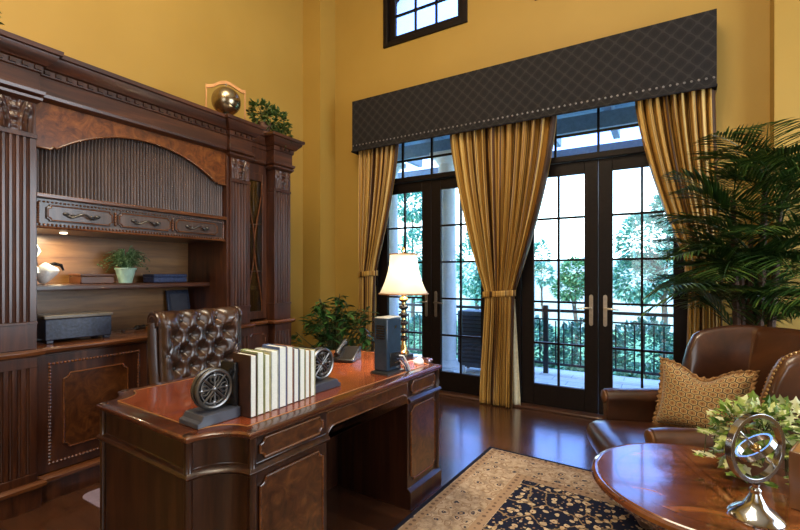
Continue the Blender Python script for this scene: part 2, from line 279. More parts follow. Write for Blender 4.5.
# ------------------------------------------------------------------ mesh builder
class MB:
    def __init__(s, M0=None): s.v = []; s.f = []; s.a = {}; s.M = M0 or Matrix()
    def pt(s, p, at=None):
        s.v.append(tuple(s.M @ Vector(p)))
        if at is not None: s.a[len(s.v)-1] = at
        return len(s.v)-1
    def box(s, x0, x1, y0, y1, z0, z1):
        i = [s.pt(p) for p in ((x0, y0, z0), (x1, y0, z0), (x1, y1, z0), (x0, y1, z0), (x0, y0, z1), (x1, y0, z1), (x1, y1, z1), (x0, y1, z1))]
        for q in ((3, 2, 1, 0), (4, 5, 6, 7), (0, 1, 5, 4), (1, 2, 6, 5), (2, 3, 7, 6), (3, 0, 4, 7)): s.f.append([i[k] for k in q])
        return s
    def loft(s, loops, closed=True, cap=True, attrs=None):
        n = len(loops[0]); ids = []
        for k, L in enumerate(loops): ids.append([s.pt(p, attrs[k][j] if attrs else None) for j, p in enumerate(L)])
        for a, b in zip(ids, ids[1:]):
            for j in range(n if closed else n-1):
                k = (j+1) % n; s.f.append([a[j], a[k], b[k], b[j]])
        if cap and closed: s.f.append(ids[0][::-1]); s.f.append(ids[-1][:])
        return s
    def prism(s, poly, ax, a0, a1):
        def P(u, v, w): return {'x': (w, u, v), 'y': (u, w, v), 'z': (u, v, w)}[ax]
        return s.loft([[P(u, v, a0) for u, v in poly], [P(u, v, a1) for u, v in poly]])
    def lathe(s, prof, c=(0, 0, 0), seg=24, cap=True):
        return s.loft([[(c[0]+r*cos(2*pi*k/seg), c[1]+r*sin(2*pi*k/seg), c[2]+z) for k in range(seg)] for r, z in prof], cap=cap)
    def sphere(s, c, r, sc=(1, 1, 1), seg=16, rings=10):
        L = []
        for i in range(rings+1):
            t = pi*(i/rings); t = min(max(t, 0.02), pi-0.02)
            L.append([(c[0]+r*sc[0]*sin(t)*cos(2*pi*k/seg), c[1]+r*sc[1]*sin(t)*sin(2*pi*k/seg), c[2]-r*sc[2]*cos(t)) for k in range(seg)])
        return s.loft(L)
    def tube(s, pts, r, seg=8, closed=False, flat=None):
        pts = [Vector(p) for p in pts]; n = len(pts); loops = []; up = None
        for i, p in enumerate(pts):
            d = (pts[(i+1) % n]-pts[(i-1) % n]) if closed else (pts[min(i+1, n-1)]-pts[max(i-1, 0)])
            d = d.normalized() if d.length > 1e-9 else Vector((0, 0, 1))
            if up is None: up = Vector((0, 0, 1)) if abs(d.z) < 0.9 else Vector((1, 0, 0))
            a = d.cross(up)
            if a.length < 1e-4: a = d.orthogonal()
            a.normalize(); b = a.cross(d).normalized(); up = b
            R = r[i] if isinstance(r, (list, tuple)) else r
            f2 = flat or 1.0
            loops.append([p+(a*cos(2*pi*k/seg)*R+b*sin(2*pi*k/seg)*R*f2) for k in range(seg)])
        if closed: loops.append(loops[0]); return s.loft(loops, cap=False)
        return s.loft(loops)
    def grid(s, fn, nu, nv, attr=False, cu=False):
        ids = []
        for i in range(nv+1):
            row = []
            for j in range(nu if cu else nu+1):
                u, v = j/nu, i/nv; row.append(s.pt(fn(u, v), (u, v, 0) if attr else None))
            ids.append(row)
        n = nu if cu else nu
        for i in range(nv):
            for j in range(n):
                k = (j+1) % nu if cu else j+1
                s.f.append([ids[i][j], ids[i][k], ids[i+1][k], ids[i+1][j]])
        return s
    def leaf(s, b, d, nrm, L, W, fold=0.15, droop=0.0):
        b = Vector(b); d = Vector(d).normalized(); side = d.cross(Vector(nrm))
        if side.length < 1e-3: side = d.orthogonal()
        side.normalize(); up = side.cross(d)
        def q(t, w, h): return b+d*(t*L)+side*(w*W)+up*(h*W-droop*L*t*t)
        c0, c1, c2, c3 = (s.pt(q(*k)) for k in ((0, 0, 0), (0.35, 0, -fold), (0.7, 0, -fold), (1, 0, 0)))
        l1, l2, r1, r2 = (s.pt(q(*k)) for k in ((0.3, -0.5, fold), (0.68, -0.36, fold), (0.3, 0.5, fold), (0.68, 0.36, fold)))
        s.f += [[c0, c1, l1], [c1, c2, l2, l1], [c2, c3, l2], [c0, r1, c1], [c1, r1, r2, c2], [c2, r2, c3]]
    def lobed(s, b, d, nrm, L):
        b = Vector(b); d = Vector(d).normalized(); side = d.cross(Vector(nrm))
        if side.length < 1e-3: side = d.orthogonal()
        side.normalize(); up = side.cross(d)
        pr_ = [(0, 0), (-0.12, 0.42), (0.28, 0.22), (0.42, 0.52), (0.62, 0.2), (1, 0), (0.62, -0.2), (0.42, -0.52), (0.28, -0.22), (-0.12, -0.42)]
        c = s.pt(b+d*0.35*L+up*0.06*L); ids = [s.pt(b+d*t*L+side*w*L-up*abs(w)*0.25*L) for t, w in pr_]
        for i in range(len(ids)): s.f.append([c, ids[i], ids[(i+1) % len(ids)]])
    def build(s, name, mat, parent=None, bevel=0.0, smooth=30, solid=0.0, subsurf=0):
        me = bpy.data.meshes.new(name); me.from_pydata(s.v, [], s.f); me.update()
        bm = bmesh.new(); bm.from_mesh(me)
        if len(s.f) < 60000 and name not in ('foliage', 'frond'): bmesh.ops.recalc_face_normals(bm, faces=bm.faces)
        bm.to_mesh(me); bm.free()
        if s.a:
            at = me.attributes.new('cu', 'FLOAT_VECTOR', 'POINT')
            for i, val in s.a.items(): at.data[i].vector = val
        for p in me.polygons: p.use_smooth = True
        me.set_sharp_from_angle(angle=radians(smooth))
        me.materials.append(mat if not isinstance(mat, str) else M[mat])
        o = bpy.data.objects.new(name, me); COL.objects.link(o)
        if parent is not None: o.parent = parent
        if solid: md = o.modifiers.new('solid', 'SOLIDIFY'); md.thickness = solid; md.offset = 0
        if subsurf: md = o.modifiers.new('sub', 'SUBSURF'); md.levels = subsurf; md.render_levels = subsurf
        if bevel: md = o.modifiers.new('bev', 'BEVEL'); md.width = bevel; md.segments = 2; md.limit_method = 'ANGLE'; md.angle_limit = radians(40)
        return o
def tag(o, label=None, cat=None, group=None, kind=None):
    if label: o['label'] = label
    if cat: o['category'] = cat
    if group: o['group'] = group
    if kind: o['kind'] = kind
    return o
def thing(name, label, cat, loc=(0, 0, 0), rz=0, group=None, kind=None):
    o = bpy.data.objects.new(name, None); COL.objects.link(o); o.location = loc; o.rotation_euler = (0, 0, rz); o.empty_display_size = 0.1
    return tag(o, label, cat, group, kind)
def setting(name, mb, mat, label, cat, **kw): return tag(mb.build(name, mat, **kw), label, cat, None, 'structure')
def at(loc): return Matrix.Translation(-Vector(loc))
def lerp(a, b, t): return a+(b-a)*t
def sst(t): t = min(1, max(0, t)); return t*t*(3-2*t)
def notched(a0, a1, b0, b1, n, k=5):
    """rectangle with concave quarter-round corners, counter-clockwise"""
    out = []
    for (cx, cy, st) in ((a1, b0, 180), (a1, b1, 270), (a0, b1, 0), (a0, b0, 90)):
        for i in range(k+1):
            t = radians(st-90*i/k); out.append((cx+n*cos(t), cy+n*sin(t)))
    return out

# ------------------------------------------------------------------ the room
WX, WY = -3.90, 4.38
setting('floor', MB().box(-4.1, 3.7, -3.4, 4.60, -0.12, 0), 'floor', 'dark polished hardwood plank floor', 'floor')
setting('ceiling', MB().box(-4.1, 3.7, -3.4, 4.60, 5.45, 5.6), 'ceil', 'pale plain ceiling high above the room', 'ceiling')
setting('wall_left', MB().box(-4.1, WX, -3.4, 4.60, 0, 5.45), 'wall', 'golden yellow painted wall behind the wooden hutch', 'wall')
setting('wall_right', MB().box(3.5, 3.7, -3.4, 4.60, 0, 5.45), 'wall', 'golden yellow painted wall on the right side', 'wall')
setting('wall_front', MB().box(WX, 3.5, -3.4, -3.2, 0, 5.45), 'wall', 'golden yellow painted wall behind the viewer', 'wall')
LO, RO = (-3.01, -1.46), (-1.27, 0.28); U1, U2 = (-2.86, -1.78), (-1.07, 0.01); OT = 3.02; UZ0, UZ1 = 4.045, 5.05
mb = MB(); y0, y1 = WY, WY+0.2
mb.box(WX, LO[0], y0, y1, 0, OT).box(LO[1], RO[0], y0, y1, 0, OT).box(RO[1], 3.5, y0, y1, 0, OT)
mb.box(WX, 3.5, y0, y1, OT, UZ0).box(WX, U1[0], y0, y1, UZ0, UZ1).box(U1[1], U2[0], y0, y1, UZ0, UZ1).box(U2[1], 3.5, y0, y1, UZ0, UZ1).box(WX, 3.5, y0, y1, UZ1, 5.45)
setting('wall_back', mb, 'wall', 'golden yellow painted wall around the french doors', 'wall')
setting('trim_1', MB().box(WX, -3.61, 4.09, WY, 0, 5.45), 'wall', 'square golden yellow pilaster in the corner left of the doors', 'pilaster')
setting('trim_2', MB().box(0.734, 1.30, 4.23, WY, 0, 5.45), 'wall', 'square golden yellow pilaster right of the doors behind the palm', 'pilaster')
mb = MB()
for a, b in ((-3.61, LO[0]), (LO[1], RO[0]), (RO[1], 0.734), (1.30, 3.5)): mb.box(a, b, WY-0.018, WY, 0, 0.14).box(a, b, WY-0.012, WY, 0.14, 0.16)
setting('baseboard_back', mb, 'doorwood', 'dark baseboard along the wall with the doors', 'baseboard', bevel=0.004)
setting('baseboard_left', MB().box(WX, WX+0.018, 3.2, 4.09, 0, 0.15), 'doorwood', 'dark baseboard in the corner behind the leafy plant', 'baseboard', bevel=0.004)

def french_door(idx, O, cx, side):
    t = thing(f'door_{idx}', f'pair of dark multi-pane french doors {side}', 'french door', (cx, WY, 0), 0, None, 'structure')
    A = at((cx, WY, 0))
    m = MB(A)
    for x0, x1 in ((O[0], O[0]+0.062), (O[1]-0.062, O[1])): m.box(x0, x1, WY-0.012, WY+0.16, 0, OT)
    m.box(O[0]+0.062, O[1]-0.062, WY-0.012, WY+0.16, 2.405, 2.46)
    m.box(O[0]+0.062, O[1]-0.062, WY-0.012, WY+0.16, 2.97, OT)
    m.build('jamb_frame', 'doorwood', t, 0.004)
    MB(A).box(O[0]-0.02, O[1]+0.02, WY-0.075, WY+0.16, 0, 0.022).build('threshold', 'thresh', t, 0.006)
    # transom bars and glass
    m = MB(A); yb = WY+0.05
    for k in (-1, 0, 1): m.box(cx+k*0.385-0.011, cx+k*0.385+0.011, yb-0.016, yb+0.016, 2.46, 2.97)
    m.box(O[0]+0.062, O[1]-0.062, yb-0.016, yb+0.016, 2.657, 2.679)
    tb = m.build('transom_bars', 'doorwood', t, 0.003)
    MB(A).box(O[0]+0.062, O[1]-0.062, yb-0.003, yb+0.003, 2.46, 2.97).build('transom_pane', 'glass', tb)
    for s in (-1, 1):
        a, b = (cx-0.710, cx-0.002) if s < 0 else (cx+0.002, cx+0.710)
        z0, z1, g0, g1 = 0.026, 2.402, 0.235, 2.285; ga, gb = a+0.118, b-0.118; ya, yb2 = WY+0.028, WY+0.074
        m = MB(A).box(a, ga, ya, yb2, z0, z1).box(gb, b, ya, yb2, z0, z1).box(ga, gb, ya, yb2, z0, g0).box(ga, gb, ya, yb2, g1, z1)
        lf = m.build('door_leaf', 'doorwood', t, 0.004)
        m = MB(A); xm = (ga+gb)/2; m.box(xm-0.010, xm+0.010, ya+0.006, yb2-0.006, g0, g1)
        for k in range(1, 5):
            z = g0+(g1-g0)*k/5; m.box(ga, gb, ya+0.006, yb2-0.006, z-0.010, z+0.010)
        m.build('muntin_bars', 'doorwood', lf, 0.003)
        MB(A).box(ga, gb, ya+0.02, ya+0.026, g0, g1).build('glass_pane', 'glass', lf)
        xh = cx+s*0.060; m = MB(A)
        pl = [(xh+0.017*cos(q), 0.99+(0.125 if sin(q) > 0 else -0.125)+0.021*sin(q)) for q in [2*pi*k/20+0.01 for k in range(20)]]
        m.prism(pl, 'y', ya-0.008, ya)
        m.tube([(xh, ya-0.005, 1.01), (xh, ya-0.05, 1.01), (xh+s*0.03, ya-0.055, 1.012), (xh+s*0.115, ya-0.052, 1.004)], [0.009, 0.009, 0.010, 0.007], 10)
        m.lathe([(0.012, -0.004), (0.012, 0.004)], (xh, ya-0.004, 0.93), 12)
        m.build('handle', 'handle', lf, 0.001)
    return t
french_door(1, LO, -2.235, 'behind the desk lamp, left of the middle curtain')
french_door(2, RO, -0.495, 'right of the middle curtain, by the leather wing chair')
def upper_window(idx, U, label):
    t = thing(f'window_{idx}', label, 'window', ((U[0]+U[1])/2, WY, UZ0), 0, None, 'structure'); A = at(((U[0]+U[1])/2, WY, UZ0))
    m = MB(A); w = 0.115
    def fr(d, ya, yb, m):
        m.box(U[0], U[0]+d, ya, yb, UZ0, UZ1).box(U[1]-d, U[1], ya, yb, UZ0, UZ1).box(U[0]+d, U[1]-d, ya, yb, UZ0, UZ0+d).box(U[0]+d, U[1]-d, ya, yb, UZ1-d, UZ1)
    fr(0.06, WY-0.02, WY+0.16, m); f = m.build('window_frame', 'doorwood', t, 0.006)
    m = MB(A); d = 0.06
    m.box(U[0]+d, U[0]+w+0.02, WY+0.04, WY+0.085, UZ0+d, UZ1-d).box(U[1]-w-0.02, U[1]-d, WY+0.04, WY+0.085, UZ0+d, UZ1-d).box(U[0]+w+0.02, U[1]-w-0.02, WY+0.04, WY+0.085, UZ0+d, UZ0+w+0.02).box(U[0]+w+0.02, U[1]-w-0.02, WY+0.04, WY+0.085, UZ1-w-0.02, UZ1-d)
    g0x, g1x, g0, g1 = U[0]+w+0.02, U[1]-w-0.02, UZ0+w+0.02, UZ1-w-0.02
    for k in (1, 2): x = lerp(g0x, g1x, k/3); m.box(x-0.011, x+0.011, WY+0.047, WY+0.078, g0, g1)
    for k in (1, 2): z = lerp(g0, g1, k/3); m.box(g0x, g1x, WY+0.047, WY+0.078, z-0.011, z+0.011)
    m.build('sash', 'doorwood', t, 0.003)
    MB(A).box(g0x, g1x, WY+0.06, WY+0.066, g0, g1).build('glass_pane', 'glass', t)
upper_window(1, U1, 'dark framed clerestory window above the left french doors')
upper_window(2, U2, 'dark framed clerestory window above the right french doors')

# ------------------------------------------------------------------ outdoors
setting('patio', MB().box(-6.5, 3.5, WY+0.2, 6.45, -0.2, -0.03), 'paver', 'pale paved terrace outside the french doors', 'patio')
setting('garden_ground', MB().box(-30, 25, 6.45, 40, -0.7, -0.35), 'lawn', 'green lawn beyond the terrace railing', 'ground')
t = thing('railing', 'black iron railing with thin bars at the terrace edge', 'railing', (-1.5, 6.15, -0.03)); A = at((-1.5, 6.15, -0.03))
MB(A).box(-6, 3, 6.13, 6.17, 0.81, 0.85).box(-6, 3, 6.14, 6.16, 0.70, 0.72).box(-6, 3, 6.135, 6.165, 0.09, 0.12).build('rail', 'blackmat', t)
bal = None
for k in range(66):
    x = -5.0+k*0.105
    if bal is None: bal = MB().box(-0.008, 0.008, -0.008, 0.008, 0.14, 0.72).build('baluster', 'blackmat', t); bb = bal
    else: bb = bal.copy(); COL.objects.link(bb)
    bb.location = (x+1.5, 0, 0)
for x in (-5.1, -3.0, -1.35, 0.6, 2.2): MB(A).box(x-0.03, x+0.03, 6.12, 6.18, -0.03, 0.9).build('post', 'blackmat', t)
for x, y, lb in ((-2.50, 5.4, 'white round terrace column seen through the left french doors'), (-3.42, 5.4, 'white round terrace column at the far left behind the left curtain'), (1.15, 5.4, 'white round terrace column outside behind the palm')):
    c = thing('porch_column', lb, 'column', (x, y, -0.03), 0, 'white terrace columns')
    MB().box(-0.19, 0.19, -0.19, 0.19, 0, 0.10).lathe([(0.185, 0.10), (0.19, 0.13), (0.15, 0.17), (0.14, 0.2)]).build('base', 'white', c, 0.006)
    MB().lathe([(0.13, 0.2), (0.13, 1.2), (0.112, 2.85)]).build('shaft', 'white', c)
    MB().lathe([(0.118, 2.85), (0.15, 2.9), (0.16, 2.93)]).box(-0.18, 0.18, -0.18, 0.18, 2.93, 3.0).build('capital', 'white', c, 0.005)
t = thing('pergola', 'blue grey timber pergola over the terrace seen through the transoms', 'pergola', (-1.2, 5.4, 2.97)); A = at((-1.2, 5.4, 2.97))
MB(A).box(-5.5, 2.5, 6.18, 6.30, 2.88, 3.02).build('beam', 'pergola', t)
MB(A).box(-5.5, 2.5, 5.32, 5.46, 2.97, 3.15).build('beam', 'pergola', t)
for x in (-4.3, -3.5, -2.75, -2.0, -1.25, -0.5, 0.25, 1.0): MB(A).box(x-0.04, x+0.04, 4.6, 6.5, 3.15, 3.30).build('rafter', 'pergola', t)
for k in range(8):
    y = 4.66+k*0.17; MB(A).box(-5.5, 2.5, y, y+0.155, 3.302, 3.34).build('slat', 'pergola', t)
t = thing('louvered_unit', 'dark louvered cooling unit on the terrace beside the white column', 'cooling unit', (-2.15, 5.75, -0.03)); A = at((-2.15, 5.75, -0.03))
MB(A).box(-2.42, -1.98, 5.58, 5.92, 0.05, 0.82).box(-2.40, -2.36, 5.6, 5.64, -0.03, 0.05).box(-2.04, -2.0, 5.6, 5.64, -0.03, 0.05).box(-2.40, -2.36, 5.86, 5.9, -0.03, 0.05).box(-2.04, -2.0, 5.86, 5.9, -0.03, 0.05).build('body', 'louver', t, 0.01)
m = MB(A)
for k in range(13): m.box(-2.40, -2.0, 5.555, 5.58, 0.12+k*0.052, 0.14+k*0.052)
m.build('louvers', 'blackmat', t)
def foliage(mb, c, r, n, L, W, rng, flat=0.8, kind='leaf', shell=0.45):
    for _ in range(n):
        d = Vector((rng.gauss(0, 1), rng.gauss(0, 1), rng.gauss(0, 1))).normalized(); q = rng.uniform(shell, 1)**0.6
        p = Vector(c)+Vector((d.x*r[0], d.y*r[1], d.z*r[2]))*q
        out = (d+Vector((rng.uniform(-.7, .7), rng.uniform(-.7, .7), rng.uniform(-.6, .5)))).normalized()
        nr = (Vector((0, 0, 1))+d*0.6+Vector((rng.uniform(-.5, .5), rng.uniform(-.5, .5), 0))).normalized()
        k = rng.uniform(0.65, 1.2)
        if kind == 'leaf': mb.leaf(p, out, nr, L*k, W*k, 0.12, 0.12)
        else: mb.lobed(p, out, nr, L*k)
def tree(name, label, cat, x, y, blobs, mat, n, L, trunk_h, group, trunk_r=0.07):
    rng = random.Random(hash((x, y)) % 1000 if False else int(abs(x*97+y*13)*10))
    t = thing(name, label, cat, (x, y, -0.35), 0, group)
    m = MB()
    for (dx, dy, dz, rx, rz) in blobs: foliage(m, (dx, dy, dz+0.35), (rx, rx*0.8, rz), int(n/len(blobs)), L, L*0.55, rng)
    m.build('foliage', mat, t, smooth=60)
    m = MB(); m.tube([(0, 0, 0), (0.03, 0, trunk_h*0.5), (0.0, 0.02, trunk_h)], [trunk_r, trunk_r*0.8, trunk_r*0.5], 8)
    for (dx, dy, dz, rx, rz) in blobs[:4]: m.tube([(0, 0, trunk_h*0.7), (dx*0.5, dy*0.5, lerp(trunk_h, dz+0.35, 0.5)), (dx, dy, dz+0.35)], [trunk_r*0.5, trunk_r*0.35, trunk_r*0.15], 6)
    m.build('trunk', 'bark', t)
G = 'trees and shrubs beyond the railing'
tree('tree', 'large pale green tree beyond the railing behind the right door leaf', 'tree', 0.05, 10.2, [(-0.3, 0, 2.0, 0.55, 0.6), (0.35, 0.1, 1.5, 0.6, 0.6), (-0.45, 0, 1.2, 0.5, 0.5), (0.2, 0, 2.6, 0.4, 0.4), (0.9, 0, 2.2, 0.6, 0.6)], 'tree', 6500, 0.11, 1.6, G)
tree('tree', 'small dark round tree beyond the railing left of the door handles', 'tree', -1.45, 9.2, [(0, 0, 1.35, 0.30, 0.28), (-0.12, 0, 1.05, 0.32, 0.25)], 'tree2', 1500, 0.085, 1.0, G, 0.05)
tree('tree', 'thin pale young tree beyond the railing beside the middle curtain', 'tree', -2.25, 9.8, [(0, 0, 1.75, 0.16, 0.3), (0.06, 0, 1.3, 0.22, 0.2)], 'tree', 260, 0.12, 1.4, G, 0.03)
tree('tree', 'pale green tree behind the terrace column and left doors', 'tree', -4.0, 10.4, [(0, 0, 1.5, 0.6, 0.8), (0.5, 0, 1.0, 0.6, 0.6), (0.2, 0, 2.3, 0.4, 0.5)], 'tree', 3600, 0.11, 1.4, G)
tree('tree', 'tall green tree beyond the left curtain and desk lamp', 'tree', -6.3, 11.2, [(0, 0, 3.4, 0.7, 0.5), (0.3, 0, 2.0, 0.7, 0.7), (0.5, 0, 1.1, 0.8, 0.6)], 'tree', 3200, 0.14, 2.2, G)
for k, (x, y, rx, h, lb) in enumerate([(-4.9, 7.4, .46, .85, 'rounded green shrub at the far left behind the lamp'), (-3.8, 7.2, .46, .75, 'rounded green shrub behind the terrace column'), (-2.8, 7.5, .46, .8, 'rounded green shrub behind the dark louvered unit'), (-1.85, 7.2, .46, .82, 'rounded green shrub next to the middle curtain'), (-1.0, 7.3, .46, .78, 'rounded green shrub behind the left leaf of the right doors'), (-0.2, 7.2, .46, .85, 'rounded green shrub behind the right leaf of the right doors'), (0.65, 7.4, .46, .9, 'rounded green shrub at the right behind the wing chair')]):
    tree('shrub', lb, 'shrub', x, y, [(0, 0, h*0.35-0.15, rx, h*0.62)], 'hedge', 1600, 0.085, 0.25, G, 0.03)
t = thing('garden_fence', 'pale panel fence far behind the garden trees', 'fence', (-3, 14, -0.35)); A = at((-3, 14, -0.35))
MB(A).box(-13, 7, 13.98, 14.02, -0.3, 1.75).build('panel', 'fence', t)
for k in range(14): MB(A).box(-12.5+k*1.5-0.05, -12.5+k*1.5+0.05, 13.93, 13.98, -0.35, 1.85).build('post', 'white', t)

# ------------------------------------------------------------------ valance and curtains
VX0, VX1, VY, VZ0, VZ1 = -3.172, 0.379, 4.16, 2.795, 3.40
t = thing('valance', 'long charcoal damask box valance above the curtains', 'valance', ((VX0+VX1)/2, WY, VZ0)); A = at(((VX0+VX1)/2, WY, VZ0))
MB(A).box(VX0, VX1, VY, VY+0.02, VZ0, VZ1).box(VX0, VX0+0.02, VY+0.02, WY-0.001, VZ0, VZ1).box(VX1-0.02, VX1, VY+0.02, WY-0.001, VZ0, VZ1).box(VX0+0.02, VX1-0.02, VY+0.02, WY-0.001, VZ1-0.02, VZ1).build('fabric_box', 'valance', t, 0.004)
MB(A).tube([(VX0, WY-0.02, VZ0+0.004), (VX0-0.002, VY-0.004, VZ0+0.004), (VX1+0.002, VY-0.004, VZ0+0.004), (VX1, WY-0.02, VZ0+0.004)], 0.012, 8).build('welt', 'valance', t)
nn = 74
for k in range(nn):
    if k == 0: n0_ = MB().sphere((0, 0, 0), 0.010, (1, 0.5, 1), 8, 5).build('nailhead', 'navnail', t); q_ = n0_
    else: q_ = n0_.copy(); COL.objects.link(q_)
    q_.location = (lerp(VX0+0.02, VX1-0.02, k/(nn-1))-(VX0+VX1)/2, VY-0.002-WY, 0.07)
def curtain(label, T, Wd, B, zw, zb, npl, seed, lining=None):
    t = thing('curtain', label, 'curtain', ((B[0]+B[1])/2, 4.25, zb), 0, 'gold striped curtains'); A = at(((B[0]+B[1])/2, 4.25, zb)); zt = 2.86
    rng = random.Random(seed); ph = [rng.uniform(-0.9, 0.9) for _ in range(npl+2)]
    def fn(u, v):
        z = lerp(zt, zb, v)
        if z > zw: q = ((zt-z)/(zt-zw))**1.45; L, R = lerp(T[0], Wd[0], q), lerp(T[1], Wd[1], q)
        else: q = sst((zw-z)/(zw-zb)); L, R = lerp(Wd[0], B[0], q), lerp(Wd[1], B[1], q)
        ui = u*npl; i = int(min(ui, npl-1)); fph = lerp(ph[i], ph[i+1], ui-i)
        g = exp(-((z-zw)/0.16)**2)
        amp = 0.043*(1-0.5*g)
        s = sin(2*pi*ui+fph+0.5*sin(z*1.3+i))
        s2 = 0.3*sin(4*pi*ui+fph*2+z)
        x = lerp(L, R, u)+0.012*cos(2*pi*ui+fph)
        bulge = 0.03*g*sin(pi*u)
        return (x, 4.262+amp*(s+s2)-bulge, z)
    MB(A).grid(fn, npl*10, 70, True).build('drape', 'curtain', t, 0, 60, 0.003)
    # tieback: flat band round the waist
    a, b = Wd; pts = []; h = zw
    for k in range(24):
        an = 2*pi*k/24; pts.append(((a+b)/2+((b-a)/2+0.025)*cos(an), 4.262+0.062*sin(an), h+0.012*cos(an)))
    L = []
    for p in pts+pts[:1]: L.append([(p[0], p[1], p[2]-0.03), (p[0], p[1], p[2]-0.01), (p[0], p[1], p[2]+0.01), (p[0], p[1], p[2]+0.03)])
    m = MB(A); m.loft(L, closed=False, cap=False, attrs=[[(k*0.01, 0, 0)]*4 for k in range(len(L))])
    m.build('tieback', 'curtain', t, 0, 60, 0.006)
    if lining:
        x0, x1 = lining
        MB(A).grid(lambda u, v: (lerp(lerp(Wd[1]-0.06, x0, v), lerp(Wd[1]+0.0, x1, v), u), 4.318+0.010*sin(u*9+v), lerp(zw-0.05, zb, v)), 10, 20).build('lining', 'lining', t, 0, 60, 0.003)
curtain('gold striped silk curtain at the left end, behind the lamp', (-3.15, -2.575), (-3.13, -2.90), (-3.15, -2.93), 1.33, 0.012, 9, 3)
curtain('gold striped silk curtain in the middle between the two door pairs', (-1.95, -0.844), (-1.54, -1.25), (-1.60, -1.26), 1.13, 0.012, 13, 5, (-1.28, -1.19))
curtain('gold striped silk curtain at the right end, half hidden by the palm', (-0.20, 0.365), (0.20, 0.41), (0.17, 0.42), 1.38, 0.012, 9, 8)

# ------------------------------------------------------------------ wall-length wooden hutch
HL = (-3.45, 1.69, 0); A = at(HL); HB = WX+0.004
hut = thing('hutch', 'carved dark walnut wall hutch with arched tambour cupboard and fluted columns', 'hutch', HL)
def rect_loft(m, prof, x0, x1, y0, y1):
    m.loft([[(x0, y0-o, z), (x1+o, y0-o, z), (x1+o, y1+o, z), (x0, y1+o, z)] for o, z in prof])
CY0, CY1 = 1.05, 2.33          # centre bay
cols = [(0.85, 1.05, -3.05), (2.35, 2.55, -3.05), (2.835, 3.04, -3.06), (0.34, 0.545, -3.06)]
def fluted(m, xb, xf, y0, y1, z0, z1, n=5):
    w = (y1-y0); pts = [(xb, y0), (xf, y0)]; mg = w*0.12; p = (w-2*mg)/n; r = p*0.24
    for k in range(n):
        c = y0+mg+p*(k+0.5)
        for j in range(9):
            a = pi*j/8; pts.append((xf-r*sin(a)*1.5, c-r*cos(a)))
    pts += [(xf, y1), (xb, y1)]
    m.prism(pts, 'z', z0, z1)
CROWN = [(0.0, 2.335), (0.014, 2.34), (0.030, 2.352), (0.034, 2.372), (0.012, 2.378), (0.012, 2.475), (0.022, 2.48), (0.024, 2.515), (0.04, 2.52), (0.046, 2.53), (0.075, 2.562), (0.082, 2.582), (0.095, 2.586), (0.097, 2.612), (0.0, 2.614)]
def capital(y0, y1, xf, z0, z1):
    m = MB(A); m.box(HB, xf-0.002, y0, y1, z0, z1)
    def rel(u, v):
        d = abs(u-0.5)*2; y = lerp(y0+0.004, y1-0.004, u); z = lerp(z0+0.004, z1-0.004, v)
        h = 0.016*exp(-(d/0.28)**2)*(0.6+0.4*sin(v*19))*sst(v*4)
        h += 0.014*(0.5+0.5*cos(24*(d-0.35*v*v)))*exp(-((d-0.45)/0.3)**2)*(1-0.5*v)
        h += 0.022*exp(-(((d-0.72)/0.17)**2+((v-0.78)/0.15)**2))-0.012*exp(-(((d-0.72)/0.06)**2+((v-0.78)/0.06)**2))
        return (xf-0.002+h*sst(u*12)*sst((1-u)*12), y, z)
    m.grid(rel, 40, 36)
    return m
for (y0, y1, xf) in cols:
    m = MB(A)
    fluted(m, HB, xf, y0, y1, 1.06, 2.10); m.box(HB, xf+0.002, y0, y1, 0.905, 1.06); m.box(HB, xf+0.008, y0-0.004, y1+0.004, 1.045, 1.06)
    m.box(HB, xf+0.006, y0-0.003, y1+0.003, 2.10, 2.125)
    m.build('column', 'wood', hut, 0.002)
    capital(y0+0.004, y1-0.004, xf+0.004, 2.125, 2.30).build('capital', 'wood', hut, 0, 40)
    m = MB(A); rect_loft(m, [(0.0, 2.30), (0.008, 2.305), (0.022, 2.32), (0.024, 2.335)], HB, xf, y0, y1); rect_loft(m, CROWN, HB, xf, y0, y1)
    m.build('crown', 'woodh', hut, 0.0015)
    m = MB(A); fluted(m, HB, xf+0.01, y0, y1, 0.20, 0.80, 4); m.box(HB, xf+0.012, y0, y1, 0.80, 0.86).box(HB, xf+0.012, y0, y1, 0.13, 0.20); rect_loft(m, [(0.018, 0.0), (0.018, 0.115)], HB, xf, y0, y1)
    m.build('base_column', 'wood', hut, 0.002)
m = MB(A)
for (y0, y1, xf) in cols: rect_loft(m, [(0.010, 0.86), (0.030, 0.872), (0.034, 0.89), (0.026, 0.904)], HB, xf, y0, y1)
rect_loft(m, [(0.0, 0.86), (0.018, 0.872), (0.022, 0.89), (0.014, 0.9)], HB, -3.07, CY0, CY1+0.02)
for a, b in ((2.555, 2.83), (0.55, 0.845)): rect_loft(m, [(0.0, 0.86), (0.02, 0.872), (0.024, 0.89), (0.014, 0.9)], HB, -3.13, a, b)
m.build('counter', 'woodlite', hut, 0.002)
m = MB(A)
for (y0, y1, xf) in cols: rect_loft(m, [(0.018, 0.115), (0.036, 0.12), (0.038, 0.14), (0.02, 0.152), (0.012, 0.156)], HB, xf, y0, y1)
rect_loft(m, [(0.012, 0.115), (0.03, 0.12), (0.032, 0.14), (0.014, 0.152), (0.006, 0.156)], HB, -3.08, CY0, CY1+0.02)
m.build('base_molding', 'woodlite', hut, 0.002)
